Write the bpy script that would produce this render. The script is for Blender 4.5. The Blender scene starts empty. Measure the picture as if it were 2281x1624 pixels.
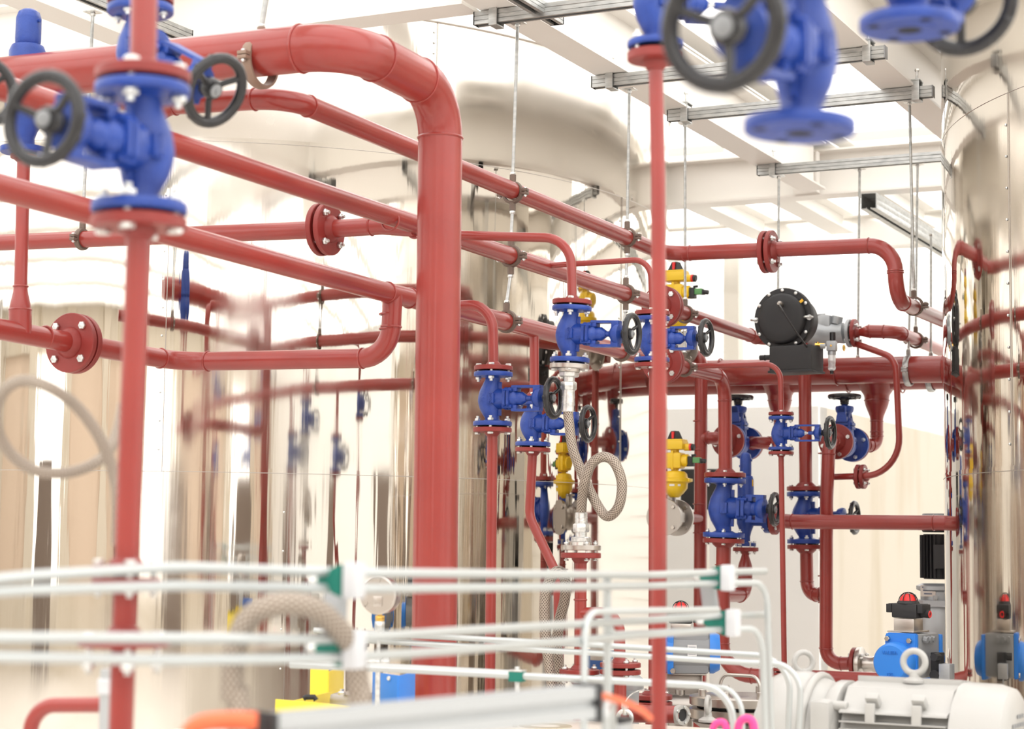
import bpy, bmesh, math, random
from mathutils import Vector, Matrix
random.seed(7)
V = Vector
PI = math.pi
S = bpy.context.scene
C = S.collection

# ------------------------------------------------------------------ camera
FPX = 4200.0
ZC = 1.75
_up = V((0.012, 1.0, -0.09405)).normalized()
_fw = V((0, 0, -1))
_Y = (_fw - _up * _fw.dot(_up)).normalized()
_X = _Y.cross(_up).normalized()
R3 = Matrix((_X, _Y, _up))            # camera -> world rotation
cd = bpy.data.cameras.new('camera')
cam = bpy.data.objects.new('camera', cd)
C.objects.link(cam)
cam.matrix_world = Matrix.Translation((0, 0, ZC)) @ R3.to_4x4()
cd.sensor_width = 36
cd.lens = 36 * FPX / 2281
cd.clip_start = 0.05
cd.clip_end = 200
cd.dof.use_dof = True
cd.dof.focus_distance = 7.4
cd.dof.aperture_fstop = 3.6
cd.dof.aperture_blades = 9
S.camera = cam

# ------------------------------------------------------------------ world, exposure
w = bpy.data.worlds.new('world')
S.world = w
w.use_nodes = True
w.node_tree.nodes['Background'].inputs[0].default_value = (1, 0.97, 0.93, 1)
w.node_tree.nodes['Background'].inputs[1].default_value = 0.6
S.view_settings.view_transform = 'Standard'
S.view_settings.look = 'None'
S.view_settings.gamma = 1
S.view_settings.use_curve_mapping = False
S.view_settings.exposure = -0.22
SKY = 2.1          # radiance of the daylight roof panels and of the added window bays

# ------------------------------------------------------------------ pixel rays
U = V((0.4404, 0.8978, 0))            # hall direction going away to the right
N = V((0.8978, -0.4404, 0))           # hall direction going right and nearer
Z3 = V((0, 0, 1))
O = V((0, 0, ZC))
def ray(px, py):
    return R3 @ V((px - 1140.5, -(py - 812), -FPX))
def W(px, py, Y):
    d = ray(px, py); return O + d * (Y / d.y)
def Wz(px, py, z):
    d = ray(px, py); return O + d * ((z - ZC) / d.z)
def Wp(px, py, ref, direction=U):     # on the vertical plane through ref along direction
    d = ray(px, py); n = direction.cross(Z3)
    return O + d * ((ref - O).dot(n) / d.dot(n))
REF = W(1140, 430, 7.2)
def P(px, py): return Wp(px, py, REF, U)
def floor(p, z=0.0): return V((p.x, p.y, z))

# ------------------------------------------------------------------ materials
def mat(name, col, rough=0.5, metal=0.0, spec=0.5, coat=0.0, noise=None, bump=None, emit=None):
    m = bpy.data.materials.new(name); m.use_nodes = True
    nt = m.node_tree; b = nt.nodes['Principled BSDF']
    b.inputs['Base Color'].default_value = (*col, 1)
    b.inputs['Roughness'].default_value = rough
    b.inputs['Metallic'].default_value = metal
    b.inputs['Specular IOR Level'].default_value = spec
    b.inputs['Coat Weight'].default_value = coat
    b.inputs['Coat Roughness'].default_value = 0.15
    tc = nt.nodes.new('ShaderNodeTexCoord')
    def nz(scale, vec=None, detail=4):
        mp = nt.nodes.new('ShaderNodeMapping'); nt.links.new(tc.outputs['Object'], mp.inputs[0])
        mp.inputs['Scale'].default_value = vec or (1, 1, 1)
        n = nt.nodes.new('ShaderNodeTexNoise'); n.inputs['Scale'].default_value = scale
        n.inputs['Detail'].default_value = detail
        nt.links.new(mp.outputs[0], n.inputs['Vector']); return n
    if noise:                          # (scale, other colour, low, high[, stretch])
        n = nz(noise[0], noise[4] if len(noise) > 4 else None)
        cr = nt.nodes.new('ShaderNodeValToRGB')
        cr.color_ramp.elements[0].position = noise[2]; cr.color_ramp.elements[1].position = noise[3]
        cr.color_ramp.elements[0].color = (*col, 1); cr.color_ramp.elements[1].color = (*noise[1], 1)
        nt.links.new(n.outputs['Fac'], cr.inputs[0]); nt.links.new(cr.outputs[0], b.inputs['Base Color'])
    if bump:                           # (scale, strength, distance[, stretch])
        n = nz(bump[0], bump[3] if len(bump) > 3 else None, 3)
        bp = nt.nodes.new('ShaderNodeBump'); bp.inputs['Strength'].default_value = bump[1]
        bp.inputs['Distance'].default_value = bump[2]
        nt.links.new(n.outputs['Fac'], bp.inputs['Height']); nt.links.new(bp.outputs[0], b.inputs['Normal'])
    if emit:
        b.inputs['Emission Color'].default_value = (*emit[0], 1)
        b.inputs['Emission Strength'].default_value = emit[1]
    return m
RED = mat('red_oxide_paint', (0.325, 0.038, 0.030), 0.30, coat=0.3, noise=(5, (0.28, 0.031, 0.025), 0.35, 0.7), bump=(90, 0.10, 0.002))
REDD = mat('red_flange_paint', (0.27, 0.030, 0.025), 0.42, noise=(14, (0.22, 0.024, 0.02), 0.4, 0.7), bump=(140, 0.15, 0.002))
BLUE = mat('blue_valve_paint', (0.018, 0.062, 0.34), 0.38, noise=(20, (0.014, 0.046, 0.26), 0.4, 0.7), bump=(160, 0.35, 0.003))
BLUEL = mat('light_blue_plastic', (0.03, 0.22, 0.72), 0.4)
BLACK = mat('black_enamel', (0.018, 0.018, 0.02), 0.25, bump=(60, 0.1, 0.002))
BLACKM = mat('black_matt', (0.02, 0.02, 0.022), 0.55)
RUBBER = mat('black_gasket', (0.012, 0.012, 0.012), 0.8)
ZINC = mat('zinc_plated_steel', (0.80, 0.81, 0.80), 0.3, 0.85, noise=(60, (0.5, 0.52, 0.52), 0.4, 0.7))
GALV = mat('galvanised_steel', (0.52, 0.53, 0.52), 0.38, 0.8, noise=(18, (0.36, 0.37, 0.37), 0.35, 0.7, (1, 1, 3)))
CAST = mat('brown_cast_iron', (0.17, 0.125, 0.10), 0.5, 0.35, bump=(120, 0.3, 0.003))
STEEL = mat('brushed_stainless', (0.54, 0.505, 0.47), 0.28, 1.0, bump=(30, 0.08, 0.002, (1, 1, 12)))
STEELD = mat('dull_stainless', (0.42, 0.39, 0.36), 0.35, 0.9)
ALU = mat('bright_aluminium_tube', (0.50, 0.53, 0.53), 0.34, 0.6)
ALUP = mat('anodised_profile', (0.46, 0.48, 0.49), 0.4, 0.3)
BRASS = mat('brass', (0.75, 0.48, 0.12), 0.25, 1.0)
GREEN = mat('green_polypropylene', (0.0, 0.17, 0.125), 0.5)
WHITEP = mat('white_plastic', (0.62, 0.63, 0.65), 0.5)
MOTOR = mat('off_white_machine_paint', (0.46, 0.455, 0.435), 0.28, bump=(150, 0.12, 0.002))
GREYM = mat('grey_machine_paint', (0.27, 0.28, 0.29), 0.4)
GREYL = mat('light_grey_casting', (0.42, 0.44, 0.46), 0.38, 0.4, bump=(120, 0.2, 0.002))
YELLOW = mat('yellow_actuator_paint', (0.85, 0.56, 0.02), 0.35)
YELLOWS = mat('yellow_sheet_paint', (0.88, 0.70, 0.05), 0.4)
ORANGE = mat('orange_hose', (0.85, 0.16, 0.06), 0.45)
PINK = mat('pink_sling', (0.95, 0.08, 0.32), 0.5)
REDI = mat('red_indicator', (0.8, 0.02, 0.02), 0.3)
GRNI = mat('green_connector', (0.10, 0.30, 0.10), 0.4)
CREAM = mat('cream_steel_paint', (0.90, 0.87, 0.82), 0.4, noise=(1.3, (0.87, 0.84, 0.785), 0.35, 0.7))
DECK = mat('cream_deck_paint', (0.80, 0.76, 0.69), 0.45, noise=(4, (0.66, 0.61, 0.53), 0.4, 0.7))
PAPER = mat('printed_label', (0.8, 0.8, 0.8), 0.5)
PRINT = mat('label_print', (0.12, 0.14, 0.2), 0.6)
LBLUE = mat('label_blue_print', (0.05, 0.2, 0.6), 0.5)
WARN = mat('yellow_warning_label', (0.9, 0.5, 0.02), 0.4)

def braid():
    m = mat('braided_steel_hose', (0.5, 0.44, 0.38), 0.4, 0.5)
    nt = m.node_tree; b = nt.nodes['Principled BSDF']
    uv = nt.nodes.new('ShaderNodeUVMap')
    hs = []
    for s in (1, -1):
        mp = nt.nodes.new('ShaderNodeVectorMath'); mp.operation = 'DOT_PRODUCT'
        mp.inputs[1].default_value = (12 * s, 1.0, 0)
        nt.links.new(uv.outputs[0], mp.inputs[0])
        sn = nt.nodes.new('ShaderNodeMath'); sn.operation = 'SINE'
        ml = nt.nodes.new('ShaderNodeMath'); ml.operation = 'MULTIPLY'; ml.inputs[1].default_value = 2 * PI
        nt.links.new(mp.outputs['Value'], ml.inputs[0]); nt.links.new(ml.outputs[0], sn.inputs[0]); hs.append(sn)
    mx = nt.nodes.new('ShaderNodeMath'); mx.operation = 'MAXIMUM'
    nt.links.new(hs[0].outputs[0], mx.inputs[0]); nt.links.new(hs[1].outputs[0], mx.inputs[1])
    cr = nt.nodes.new('ShaderNodeValToRGB')
    cr.color_ramp.elements[0].position = 0.1; cr.color_ramp.elements[0].color = (0.13, 0.10, 0.08, 1)
    cr.color_ramp.elements[1].position = 0.75; cr.color_ramp.elements[1].color = (0.50, 0.43, 0.36, 1)
    nt.links.new(mx.outputs[0], cr.inputs[0]); nt.links.new(cr.outputs[0], b.inputs['Base Color'])
    bp = nt.nodes.new('ShaderNodeBump'); bp.inputs['Strength'].default_value = 0.5; bp.inputs['Distance'].default_value = 0.002
    nt.links.new(mx.outputs[0], bp.inputs['Height']); nt.links.new(bp.outputs[0], b.inputs['Normal'])
    return m
HOSE = braid()

def mirror_mat(name='mirror_polished_cladding', r0=0.025, r1=0.19, lo=0.45):
    m = mat(name, (0.72, 0.68, 0.625), 0.05, 1.0)
    nt = m.node_tree; b = nt.nodes['Principled BSDF']
    tc = nt.nodes.new('ShaderNodeTexCoord')
    def nz(scale, vec, detail, dist=0.0):
        mp = nt.nodes.new('ShaderNodeMapping'); nt.links.new(tc.outputs['Object'], mp.inputs[0])
        mp.inputs['Scale'].default_value = vec
        n = nt.nodes.new('ShaderNodeTexNoise'); n.inputs['Scale'].default_value = scale
        n.inputs['Detail'].default_value = detail; n.inputs['Distortion'].default_value = dist
        nt.links.new(mp.outputs[0], n.inputs['Vector']); return n
    a = nz(2.6, (1, 1, 0.13), 2.0)       # long vertical buckles of the rolled sheet
    c = nz(24, (1, 1, 0.04), 2.0)
    ad = nt.nodes.new('ShaderNodeMath'); ad.operation = 'MULTIPLY_ADD'; ad.inputs[1].default_value = 0.10
    nt.links.new(c.outputs['Fac'], ad.inputs[0]); nt.links.new(a.outputs['Fac'], ad.inputs[2])
    bp = nt.nodes.new('ShaderNodeBump'); bp.inputs['Strength'].default_value = 0.42; bp.inputs['Distance'].default_value = 0.009
    nt.links.new(ad.outputs[0], bp.inputs['Height']); nt.links.new(bp.outputs[0], b.inputs['Normal'])
    s = nz(1.1, (1, 1, 0.7), 5, 0.6)     # dusty, wiped patches
    mr = nt.nodes.new('ShaderNodeMapRange'); mr.inputs[1].default_value = lo; mr.inputs[2].default_value = 0.75
    mr.inputs[3].default_value = r0; mr.inputs[4].default_value = r1
    nt.links.new(s.outputs['Fac'], mr.inputs[0]); nt.links.new(mr.outputs[0], b.inputs['Roughness'])
    return m
MIRROR = mirror_mat()
MIRRORH = mirror_mat('hazy_polished_cladding', 0.05, 0.32, 0.35)

# ------------------------------------------------------------------ mesh builder
def frame(z, x=None):
    z = V(z).normalized()
    x = V(x) if x is not None else (V((1, 0, 0)) if abs(z.x) < 0.8 else V((0, 1, 0)))
    x = (x - z * x.dot(z)).normalized()
    y = z.cross(x)
    return Matrix((x, y, z)).transposed()

def fillet(pts, rad, n=8):
    pts = [V(p) for p in pts]
    out = [pts[0]]; marks = []
    for i in range(1, len(pts) - 1):
        r = rad[i - 1] if isinstance(rad, (list, tuple)) else rad
        a, b, c = pts[i - 1], pts[i], pts[i + 1]
        d1 = (a - b); d2 = (c - b)
        l1, l2 = d1.length, d2.length
        d1.normalize(); d2.normalize()
        ang = d1.angle(d2)
        if ang > PI - 0.02 or r <= 0:
            out.append(b); continue
        t = r / math.tan(ang / 2)
        t = min(t, l1 * 0.49, l2 * 0.49)
        rr = t * math.tan(ang / 2)
        p0 = b + d1 * t; p1 = b + d2 * t
        cen = b + (d1 + d2).normalized() * (rr / math.sin(ang / 2))
        v0 = p0 - cen; v1 = p1 - cen
        tot = v0.angle(v1); ax = v0.cross(v1).normalized()
        k = max(3, int(n * tot / (PI / 2)) + 1)
        for j in range(k + 1):
            out.append(cen + Matrix.Rotation(tot * j / k, 3, ax) @ v0)
        marks.append((p0, -d1)); marks.append((p1, d2))
    out.append(pts[-1])
    return out, marks

def spline(pts, k=10):
    pts = [V(p) for p in pts]; q = [pts[0] * 2 - pts[1]] + pts + [pts[-1] * 2 - pts[-2]]
    out = []
    for i in range(1, len(q) - 2):
        a, b, c, d = q[i - 1], q[i], q[i + 1], q[i + 2]
        for j in range(k):
            t = j / k
            out.append(0.5 * ((2 * b) + (c - a) * t + (2 * a - 5 * b + 4 * c - d) * t * t + (3 * b - a - 3 * c + d) * t ** 3))
    out.append(pts[-1]); return out

class MB:
    def __init__(self):
        self.bm = bmesh.new(); self.uv = self.bm.loops.layers.uv.new('UVMap')
    def tube(self, pts, r, seg=20, cap=True, flat=None):
        bm = self.bm; pts = [V(p) for p in pts]; n = len(pts)
        rs = r if isinstance(r, (list, tuple)) else [r] * n
        T = []
        for i in range(n):
            d = (pts[min(i + 1, n - 1)] - pts[max(i - 1, 0)])
            T.append(d.normalized() if d.length > 1e-9 else V((0, 0, 1)))
        F = frame(T[0]); x = F.col[0].copy()
        rings = []; ln = 0; L = []
        for i in range(n):
            if i: ln += (pts[i] - pts[i - 1]).length
            L.append(ln)
            x = (x - T[i] * x.dot(T[i])).normalized(); y = T[i].cross(x)
            rings.append([bm.verts.new(pts[i] + x * (rs[i] * math.cos(2 * PI * k / seg)) + y * (rs[i] * math.sin(2 * PI * k / seg))) for k in range(seg)])
        for i in range(n - 1):
            for k in range(seg):
                k2 = (k + 1) % seg
                f = bm.faces.new((rings[i][k], rings[i][k2], rings[i + 1][k2], rings[i + 1][k]))
                uvs = ((k / seg, L[i] * 85), ((k + 1) / seg, L[i] * 85), ((k + 1) / seg, L[i + 1] * 85), (k / seg, L[i + 1] * 85))
                for lp, c in zip(f.loops, uvs): lp[self.uv].uv = c
        if cap:
            bm.faces.new(rings[0][::-1]); bm.faces.new(rings[-1])
        return self
    def lathe(self, prof, o=(0, 0, 0), axis=(0, 0, 1), seg=32, x=None, closed=False):
        bm = self.bm; F = frame(axis, x); o = V(o)
        rings = []
        for (r, h) in prof:
            if r < 1e-6:
                rings.append([bm.verts.new(o + F @ V((0, 0, h)))])
            else:
                rings.append([bm.verts.new(o + F @ V((r * math.cos(2 * PI * k / seg), r * math.sin(2 * PI * k / seg), h))) for k in range(seg)])
        pr = list(zip(rings[:-1], rings[1:]))
        if closed: pr.append((rings[-1], rings[0]))
        for a, b in pr:
            for k in range(seg):
                k2 = (k + 1) % seg
                if len(a) == 1 and len(b) == 1: continue
                if len(a) == 1: bm.faces.new((a[0], b[k2], b[k]))
                elif len(b) == 1: bm.faces.new((a[k], a[k2], b[0]))
                else: bm.faces.new((a[k], a[k2], b[k2], b[k]))
        if not closed:
            if len(rings[0]) > 1: bm.faces.new(rings[0][::-1])
            if len(rings[-1]) > 1: bm.faces.new(rings[-1])
        return self
    def cyl(self, a, b, r, seg=20, r2=None, ch=0.0):
        a = V(a); b = V(b); h = (b - a).length; r2 = r if r2 is None else r2
        pr = [(r - ch, 0), (r, ch), (r2, h - ch), (r2 - ch, h)] if ch > 0 else [(r, 0), (r2, h)]
        return self.lathe(pr, a, b - a, seg)
    def torus(self, o, axis, R, r, seg=32, s2=10, x=None):
        return self.lathe([(R + r * math.cos(2 * PI * k / s2), r * math.sin(2 * PI * k / s2)) for k in range(s2)], o, axis, seg, x, closed=True)
    def box(self, o, size, F=None, bev=0.0):
        F = F or Matrix.Identity(3); o = V(o)
        hx, hy, hz = [s / 2 for s in size]
        vs = [self.bm.verts.new(o + F @ V((sx * hx, sy * hy, sz * hz))) for sz in (-1, 1) for sx, sy in ((-1, -1), (1, -1), (1, 1), (-1, 1))]
        fs = [self.bm.faces.new([vs[i] for i in q]) for q in ((3, 2, 1, 0), (4, 5, 6, 7), (0, 1, 5, 4), (1, 2, 6, 5), (2, 3, 7, 6), (3, 0, 4, 7))]
        if bev > 0:
            es = list({e for f in fs for e in f.edges})
            bmesh.ops.bevel(self.bm, geom=es, offset=bev, segments=2, affect='EDGES', profile=0.6)
        return self
    def prism(self, poly, o, F, h, bev=0.0):      # polygon in F's xy plane, extruded h along F z
        o = V(o)
        a = [self.bm.verts.new(o + F @ V((x, y, 0))) for x, y in poly]
        b = [self.bm.verts.new(o + F @ V((x, y, h))) for x, y in poly]
        n = len(poly); fs = [self.bm.faces.new(a[::-1]), self.bm.faces.new(b)]
        for i in range(n): fs.append(self.bm.faces.new((a[i], a[(i + 1) % n], b[(i + 1) % n], b[i])))
        if bev > 0:
            es = list({e for f in fs for e in f.edges})
            bmesh.ops.bevel(self.bm, geom=es, offset=bev, segments=2, affect='EDGES')
        return self
    def hexa(self, a, b, r, x=None):
        a = V(a); b = V(b); h = (b - a).length; c = min(h * 0.18, r * 0.15)
        return self.lathe([(r * 0.86, 0), (r, c), (r, h - c), (r * 0.86, h)], a, b - a, 6, x)
    def grid(self, fn, nu, nv):
        vs = [[self.bm.verts.new(fn(i / nu, j / nv)) for j in range(nv + 1)] for i in range(nu + 1)]
        for i in range(nu):
            for j in range(nv):
                self.bm.faces.new((vs[i][j], vs[i + 1][j], vs[i + 1][j + 1], vs[i][j + 1]))
        return self
    def build(self, name, m, parent=None, origin=None, ang=40, fix=True):
        bm = self.bm
        if fix: bmesh.ops.recalc_face_normals(bm, faces=bm.faces)
        if origin is None and parent is None and len(bm.verts):
            lo = [min(v.co[i] for v in bm.verts) for i in range(3)]; hi = [max(v.co[i] for v in bm.verts) for i in range(3)]
            origin = V(((lo[0] + hi[0]) / 2, (lo[1] + hi[1]) / 2, lo[2]))
        off = V(origin) if origin is not None else V((0, 0, 0))
        if origin is not None: bmesh.ops.translate(bm, verts=bm.verts, vec=-off)
        me = bpy.data.meshes.new(name); bm.to_mesh(me); bm.free()
        me.materials.append(m)
        me.polygons.foreach_set('use_smooth', [True] * len(me.polygons))
        me.set_sharp_from_angle(angle=math.radians(ang))
        o = bpy.data.objects.new(name, me); C.objects.link(o)
        if parent is not None:
            o.parent = parent
            if origin is not None: o.location = off - parent.location if parent.get('world') else off
        elif origin is not None: o.location = off
        return o

def tag(o, label, cat, group=None, kind=None):
    if label: o['label'] = label
    if cat: o['category'] = cat
    if group: o['group'] = group
    if kind: o['kind'] = kind
    return o
def thing(name, label, cat, loc=(0, 0, 0), F=None, group=None):
    o = bpy.data.objects.new(name, None); C.objects.link(o)
    o.empty_display_size = 0.05
    o.location = V(loc)
    if F is not None: o.matrix_world = Matrix.Translation(V(loc)) @ F.to_4x4()
    return tag(o, label, cat, group)
def wpart(root, name, mb, m, label=None, parent=None):
    """a part whose mesh was modelled in world coordinates under an unrotated root"""
    bmesh.ops.translate(mb.bm, verts=mb.bm.verts, vec=-root.location)
    o = mb.build(name, m, parent or root)
    if label: o['label'] = label
    return o
def lpart(root, name, mb, m, label=None, parent=None):
    o = mb.build(name, m, parent or root)
    if label: o['label'] = label
    return o
def struct(name, mb, m):
    return tag(mb.build(name, m, origin=V((0, 0, 0))), None, None, None, 'structure')

_bolt = {}
def bolt(root, p, axis, length, s, name='flange_bolt', world=False, m=None):
    """hex bolt: head below p, nut on the far side; p is the head-side face"""
    key = (round(length, 4), round(s, 4), m or 'z')
    if key not in _bolt:
        b = MB(); L = length
        b.hexa((0, 0, -s * 0.75), (0, 0, 0), s * 1.0)
        b.cyl((0, 0, 0), (0, 0, L + s * 1.7), s * 0.5, 10)
        b.hexa((0, 0, L), (0, 0, L + s * 0.95), s * 1.0)
        o = b.build(name, m or ZINC, root); _bolt[key] = o.data
    else:
        o = bpy.data.objects.new(name, _bolt[key]); C.objects.link(o); o.parent = root
    p = V(p)
    if world: p = p - root.location
    o.matrix_local = Matrix.Translation(p) @ frame(axis).to_4x4()
    return o

def flange_prof(Rf, t, rp, neck):
    c = t * 0.12
    return [(rp * 0.9, 0), (Rf - c, 0), (Rf, c), (Rf, t - c), (Rf - c, t), (rp * 1.55, t), (rp * 1.5, t + neck * 0.3), (rp * 1.02, t + neck)]

def bolt_ring(root, c, axis, Rf, n, length, s, ph=0.5, world=False, m=None):
    F = frame(axis, V((0, 0, 1)) if abs(V(axis).normalized().z) < 0.9 else U)
    for k in range(n):
        a = 2 * PI * (k + ph) / n
        bolt(root, V(c) + F @ V((Rf * math.cos(a), Rf * math.sin(a), 0)), axis, length, s, world=world, m=m)

class Pipe:
    """a welded spool: pipe, flanges and bolts under one root"""
    def __init__(self, label, pts, r, rad=None, bead=True, group=None, name='red_pipe', cat='pipe', m=None, seg=24):
        self.m = m or RED
        pts = [V(p) for p in pts]
        self.root = thing(name, label, cat, pts[0], group=group)
        self.mb = MB(); self.r = r
        self.run(pts, r, rad, bead, seg)
        self.more = []
    def run(self, pts, r=None, rad=None, bead=True, seg=24):
        r = r or self.r
        p, marks = fillet(pts, rad if rad is not None else r * 3, 9)
        self.mb.tube(p, r, seg)
        if bead:
            for q, d in marks: self.bead(q, d, r)
        return self
    def bead(self, q, d, r=None):
        r = r or self.r
        self.mb.torus(q, d, r, 0.0032 + r * 0.02, 24, 6); return self
    def cone(self, a, b, r1, r2):
        a = V(a); b = V(b); n = 8; pts = []; rs = []
        for i in range(n + 1):
            t = i / n; pts.append(a.lerp(b, t)); s = t * t * (3 - 2 * t); rs.append(r1 + (r2 - r1) * s)
        self.mb.tube(pts, rs, 24)
        self.bead(a, b - a, r1); self.bead(b, b - a, r2); return self
    def flange(self, c, axis, D, t=None, r=None):
        """flange disc starting at face c, the weld neck growing along axis"""
        self.more.append((V(c), V(axis).normalized(), D / 2, t or D * 0.12, r or self.r)); return self
    def pair(self, c, axis, D, nb=4, t=None, gap=0.006, s=None, ph=0.5):
        axis = V(axis).normalized(); t = t or D * 0.11; c = V(c)
        self.flange(c + axis * gap / 2, axis, D, t); self.flange(c - axis * gap / 2, -axis, D, t)
        g = MB().cyl(c - axis * gap / 2, c + axis * gap / 2, D * 0.33, 28)
        wpart(self.root, 'gasket', g, RUBBER)
        bolt_ring(self.root, c - axis * (t + gap / 2), axis, D * 0.385, nb, 2 * t + gap, s or D * 0.068, ph, True)
        return self
    def done(self):
        wpart(self.root, 'pipe', self.mb, self.m)
        for c, a, Rf, t, rp in self.more:
            wpart(self.root, 'flange', MB().lathe(flange_prof(Rf, t, rp, t * 1.0), c, a, 40), REDD)
        return self.root

# ------------------------------------------------------------------ valves
def handwheel(root, x0, R, tilt=None, spokes=3, ph=0.3, parent=None):
    """wheel in the local yz plane at x0, hub towards -x"""
    t = R * 0.14
    m = MB().torus((x0, 0, 0), (1, 0, 0), R - t, t, 40, 12)
    m.lathe([(R * 0.20, -R * 0.42), (R * 0.27, -R * 0.34), (R * 0.29, -R * 0.1), (R * 0.24, 0.0)], (x0, 0, 0), (1, 0, 0), 16)
    for k in range(spokes):
        a = 2 * PI * (k + ph) / spokes
        d = V((0, math.cos(a), math.sin(a)))
        pts = [V((x0 - R * 0.12, 0, 0)) + d * R * 0.1, V((x0 - R * 0.13, 0, 0)) + d * R * 0.35, V((x0 - R * 0.03, 0, 0)) + d * R * 0.65, V((x0, 0, 0)) + d * (R - t * 1.2)]
        m.tube(spline(pts, 4), [R * 0.085] * 13, 10)
    for k in range(24):                       # moulded grip dimples on the rim
        a = 2 * PI * k / 24
        if k % 2: continue
        p = V((x0 - t * 0.35, (R - t * 0.75) * math.cos(a), (R - t * 0.75) * math.sin(a)))
        m.lathe([(0, -t * .9), (t * .62, -t * .5), (t * .8, 0), (t * .62, t * .5), (0, t * .9)], p, (0, -math.sin(a), math.cos(a)), 8)
    wh = lpart(root, 'handwheel', m, BLACK)
    n = MB().lathe([(R * 0.17, 0), (R * 0.17, R * 0.05), (R * 0.12, R * 0.07), (0, R * 0.075)], (x0 + 0.0, 0, 0), (1, 0, 0), 24)
    n.cyl((x0 - R * 0.02, 0, 0), (x0 + R * 0.12, 0, 0), R * 0.07, 6)
    lpart(root, 'hub_cap', n, GREYM, 'dull grey hub cap', wh)
    return wh

def valve(top, bot, xdir, D, reach, wheel, label, nb=4, group='blue globe valves', open_bot=False, open_top=False,
          roll=0.0, bt=None, tilt=0.0, seated=True, mated_top=True, mated_bot=True, tall=False, bs=None):
    """blue globe valve between two flange faces; xdir is the bonnet direction"""
    top = V(top); bot = V(bot); L = (top - bot).length; c = (top + bot) / 2
    F = frame(top - bot, xdir)
    r = thing('globe_valve', label, 'valve', c, F, group)
    t = D * 0.115; h = L / 2; k = D / 0.15
    # body: an S shaped globe
    b = MB()
    nr = 0.0265 * k
    pts = [(0, 0, h - t * .6), (0, 0, h - t * 1.2), (-.004 * k, 0, h * .62), (-.012 * k, 0, h * .25), (-.016 * k, 0, -h * .05), (-.010 * k, 0, -h * .35), (-.003 * k, 0, -h * .65), (0, 0, -h + t * 1.2), (0, 0, -h + t * .6)]
    rr = [nr * 1.25, nr * 1.05, nr * 1.12, .041 * k, .044 * k, .040 * k, nr * 1.08, nr * 1.02, nr * 1.25]
    sp = spline([V(p) for p in pts], 3); rs = []
    for i in range(len(rr) - 1):
        for j in range(3): rs.append(rr[i] + (rr[i + 1] - rr[i]) * j / 3)
    rs.append(rr[-1])
    b.tube(sp, rs, 24)
    bx = .062 * k
    b.lathe([(.036 * k, 0), (.040 * k, bx * .5), (.037 * k, bx)], (0, 0, 0), (1, 0, 0), 24)
    # side ribs and a raised casting pad
    b.box((.012 * k, 0, h * .45), (.05 * k, .010 * k, h * .35), None, .002)
    b.box((.012 * k, 0, -h * .45), (.05 * k, .010 * k, h * .35), None, .002)
    for s in (-1, 1):
        b.box((.012 * k, s * .040 * k, 0), (.026 * k, .012 * k, .038 * k), None, .003)
    body = lpart(r, 'valve_body', b, BLUE)
    # cast lettering as raised bars on the flank
    for s in (1, -1):
        f = MB().lathe([(nr * 1.2, -t * 1.35), (nr * 1.6, -t), (D / 2 - t * .1, -t), (D / 2, -t * .88), (D / 2, -t * .12), (D / 2 - t * .1, 0), (nr * 1.5, 0), (nr * 1.5, t * .06), (nr * .8, t * .06)],
                       (0, 0, s * h), (0, 0, s), 40)
        fo = lpart(r, 'flange', f, BLUE)
        if (s == 1 and open_top) or (s == -1 and open_bot):
            for q in range(nb):
                a = 2 * PI * (q + .5) / nb
                hm = MB().cyl((D * .385 * math.cos(a), D * .385 * math.sin(a), s * (h + .0006)), (D * .385 * math.cos(a), D * .385 * math.sin(a), s * (h - t * .5)), D * .062, 16)
                lpart(r, 'bolt_hole', hm, RUBBER, 'dark bolt hole', fo)
            lpart(r, 'bore', MB().cyl((0, 0, s * (h + t * .07)), (0, 0, s * (h - t)), nr * .72, 20), RUBBER, 'dark bore', fo)
    # bonnet flange pair
    q = .043 * k
    oct_ = [(q, q * .45), (q * .62, q * .95), (-q * .62, q * .95), (-q, q * .45), (-q, -q * .45), (-q * .62, -q * .95), (q * .62, -q * .95), (q, -q * .45)]
    FX = frame((1, 0, 0), (0, 0, 1))
    b = MB().prism(oct_, (bx - .004 * k, 0, 0), FX, .013 * k, .002).prism(oct_, (bx + .012 * k, 0, 0), FX, .013 * k, .002)
    b.cyl((bx, 0, 0), (bx + .02 * k, 0, 0), .033 * k, 20)
    for sy in (1, -1):
        for sz in (1, -1):
            b.cyl((bx - .008 * k, sy * q * .62, sz * q * .72), (bx + .032 * k, sy * q * .62, sz * q * .72), .0068 * k, 6)
    x1 = bx + .025 * k
    b.lathe([(.035 * k, 0), (.033 * k, .012 * k), (.025 * k, .022 * k), (.026 * k, .040 * k), (.018 * k, .052 * k), (.014 * k, .058 * k)], (x1, 0, 0), (1, 0, 0), 24)
    bo = lpart(r, 'bonnet', b, BLUE)
    xe = reach - wheel * .30
    # yoke: two arms joined by an end boss
    y = MB(); RF = Matrix.Rotation(roll, 3, 'X')
    aw = .046 * k; at = .0095 * k; az = .045 * k
    for s in (1, -1):
        poly = [(x1 + .002, -aw * .55), (x1 + .03 * k, -aw * .42), (xe - .04 * k, -aw * .42), (xe, -aw * .3), (xe, aw * .3), (xe - .04 * k, aw * .42), (x1 + .03 * k, aw * .42), (x1 + .002, aw * .55)]
        y.prism(poly, RF @ V((0, 0, s * az - at / 2)), RF, at, .0015)
        y.box(RF @ V((x1 + .012 * k, 0, s * az * .8)), (.024 * k, aw * .95, az * .45), RF, .002)
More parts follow.
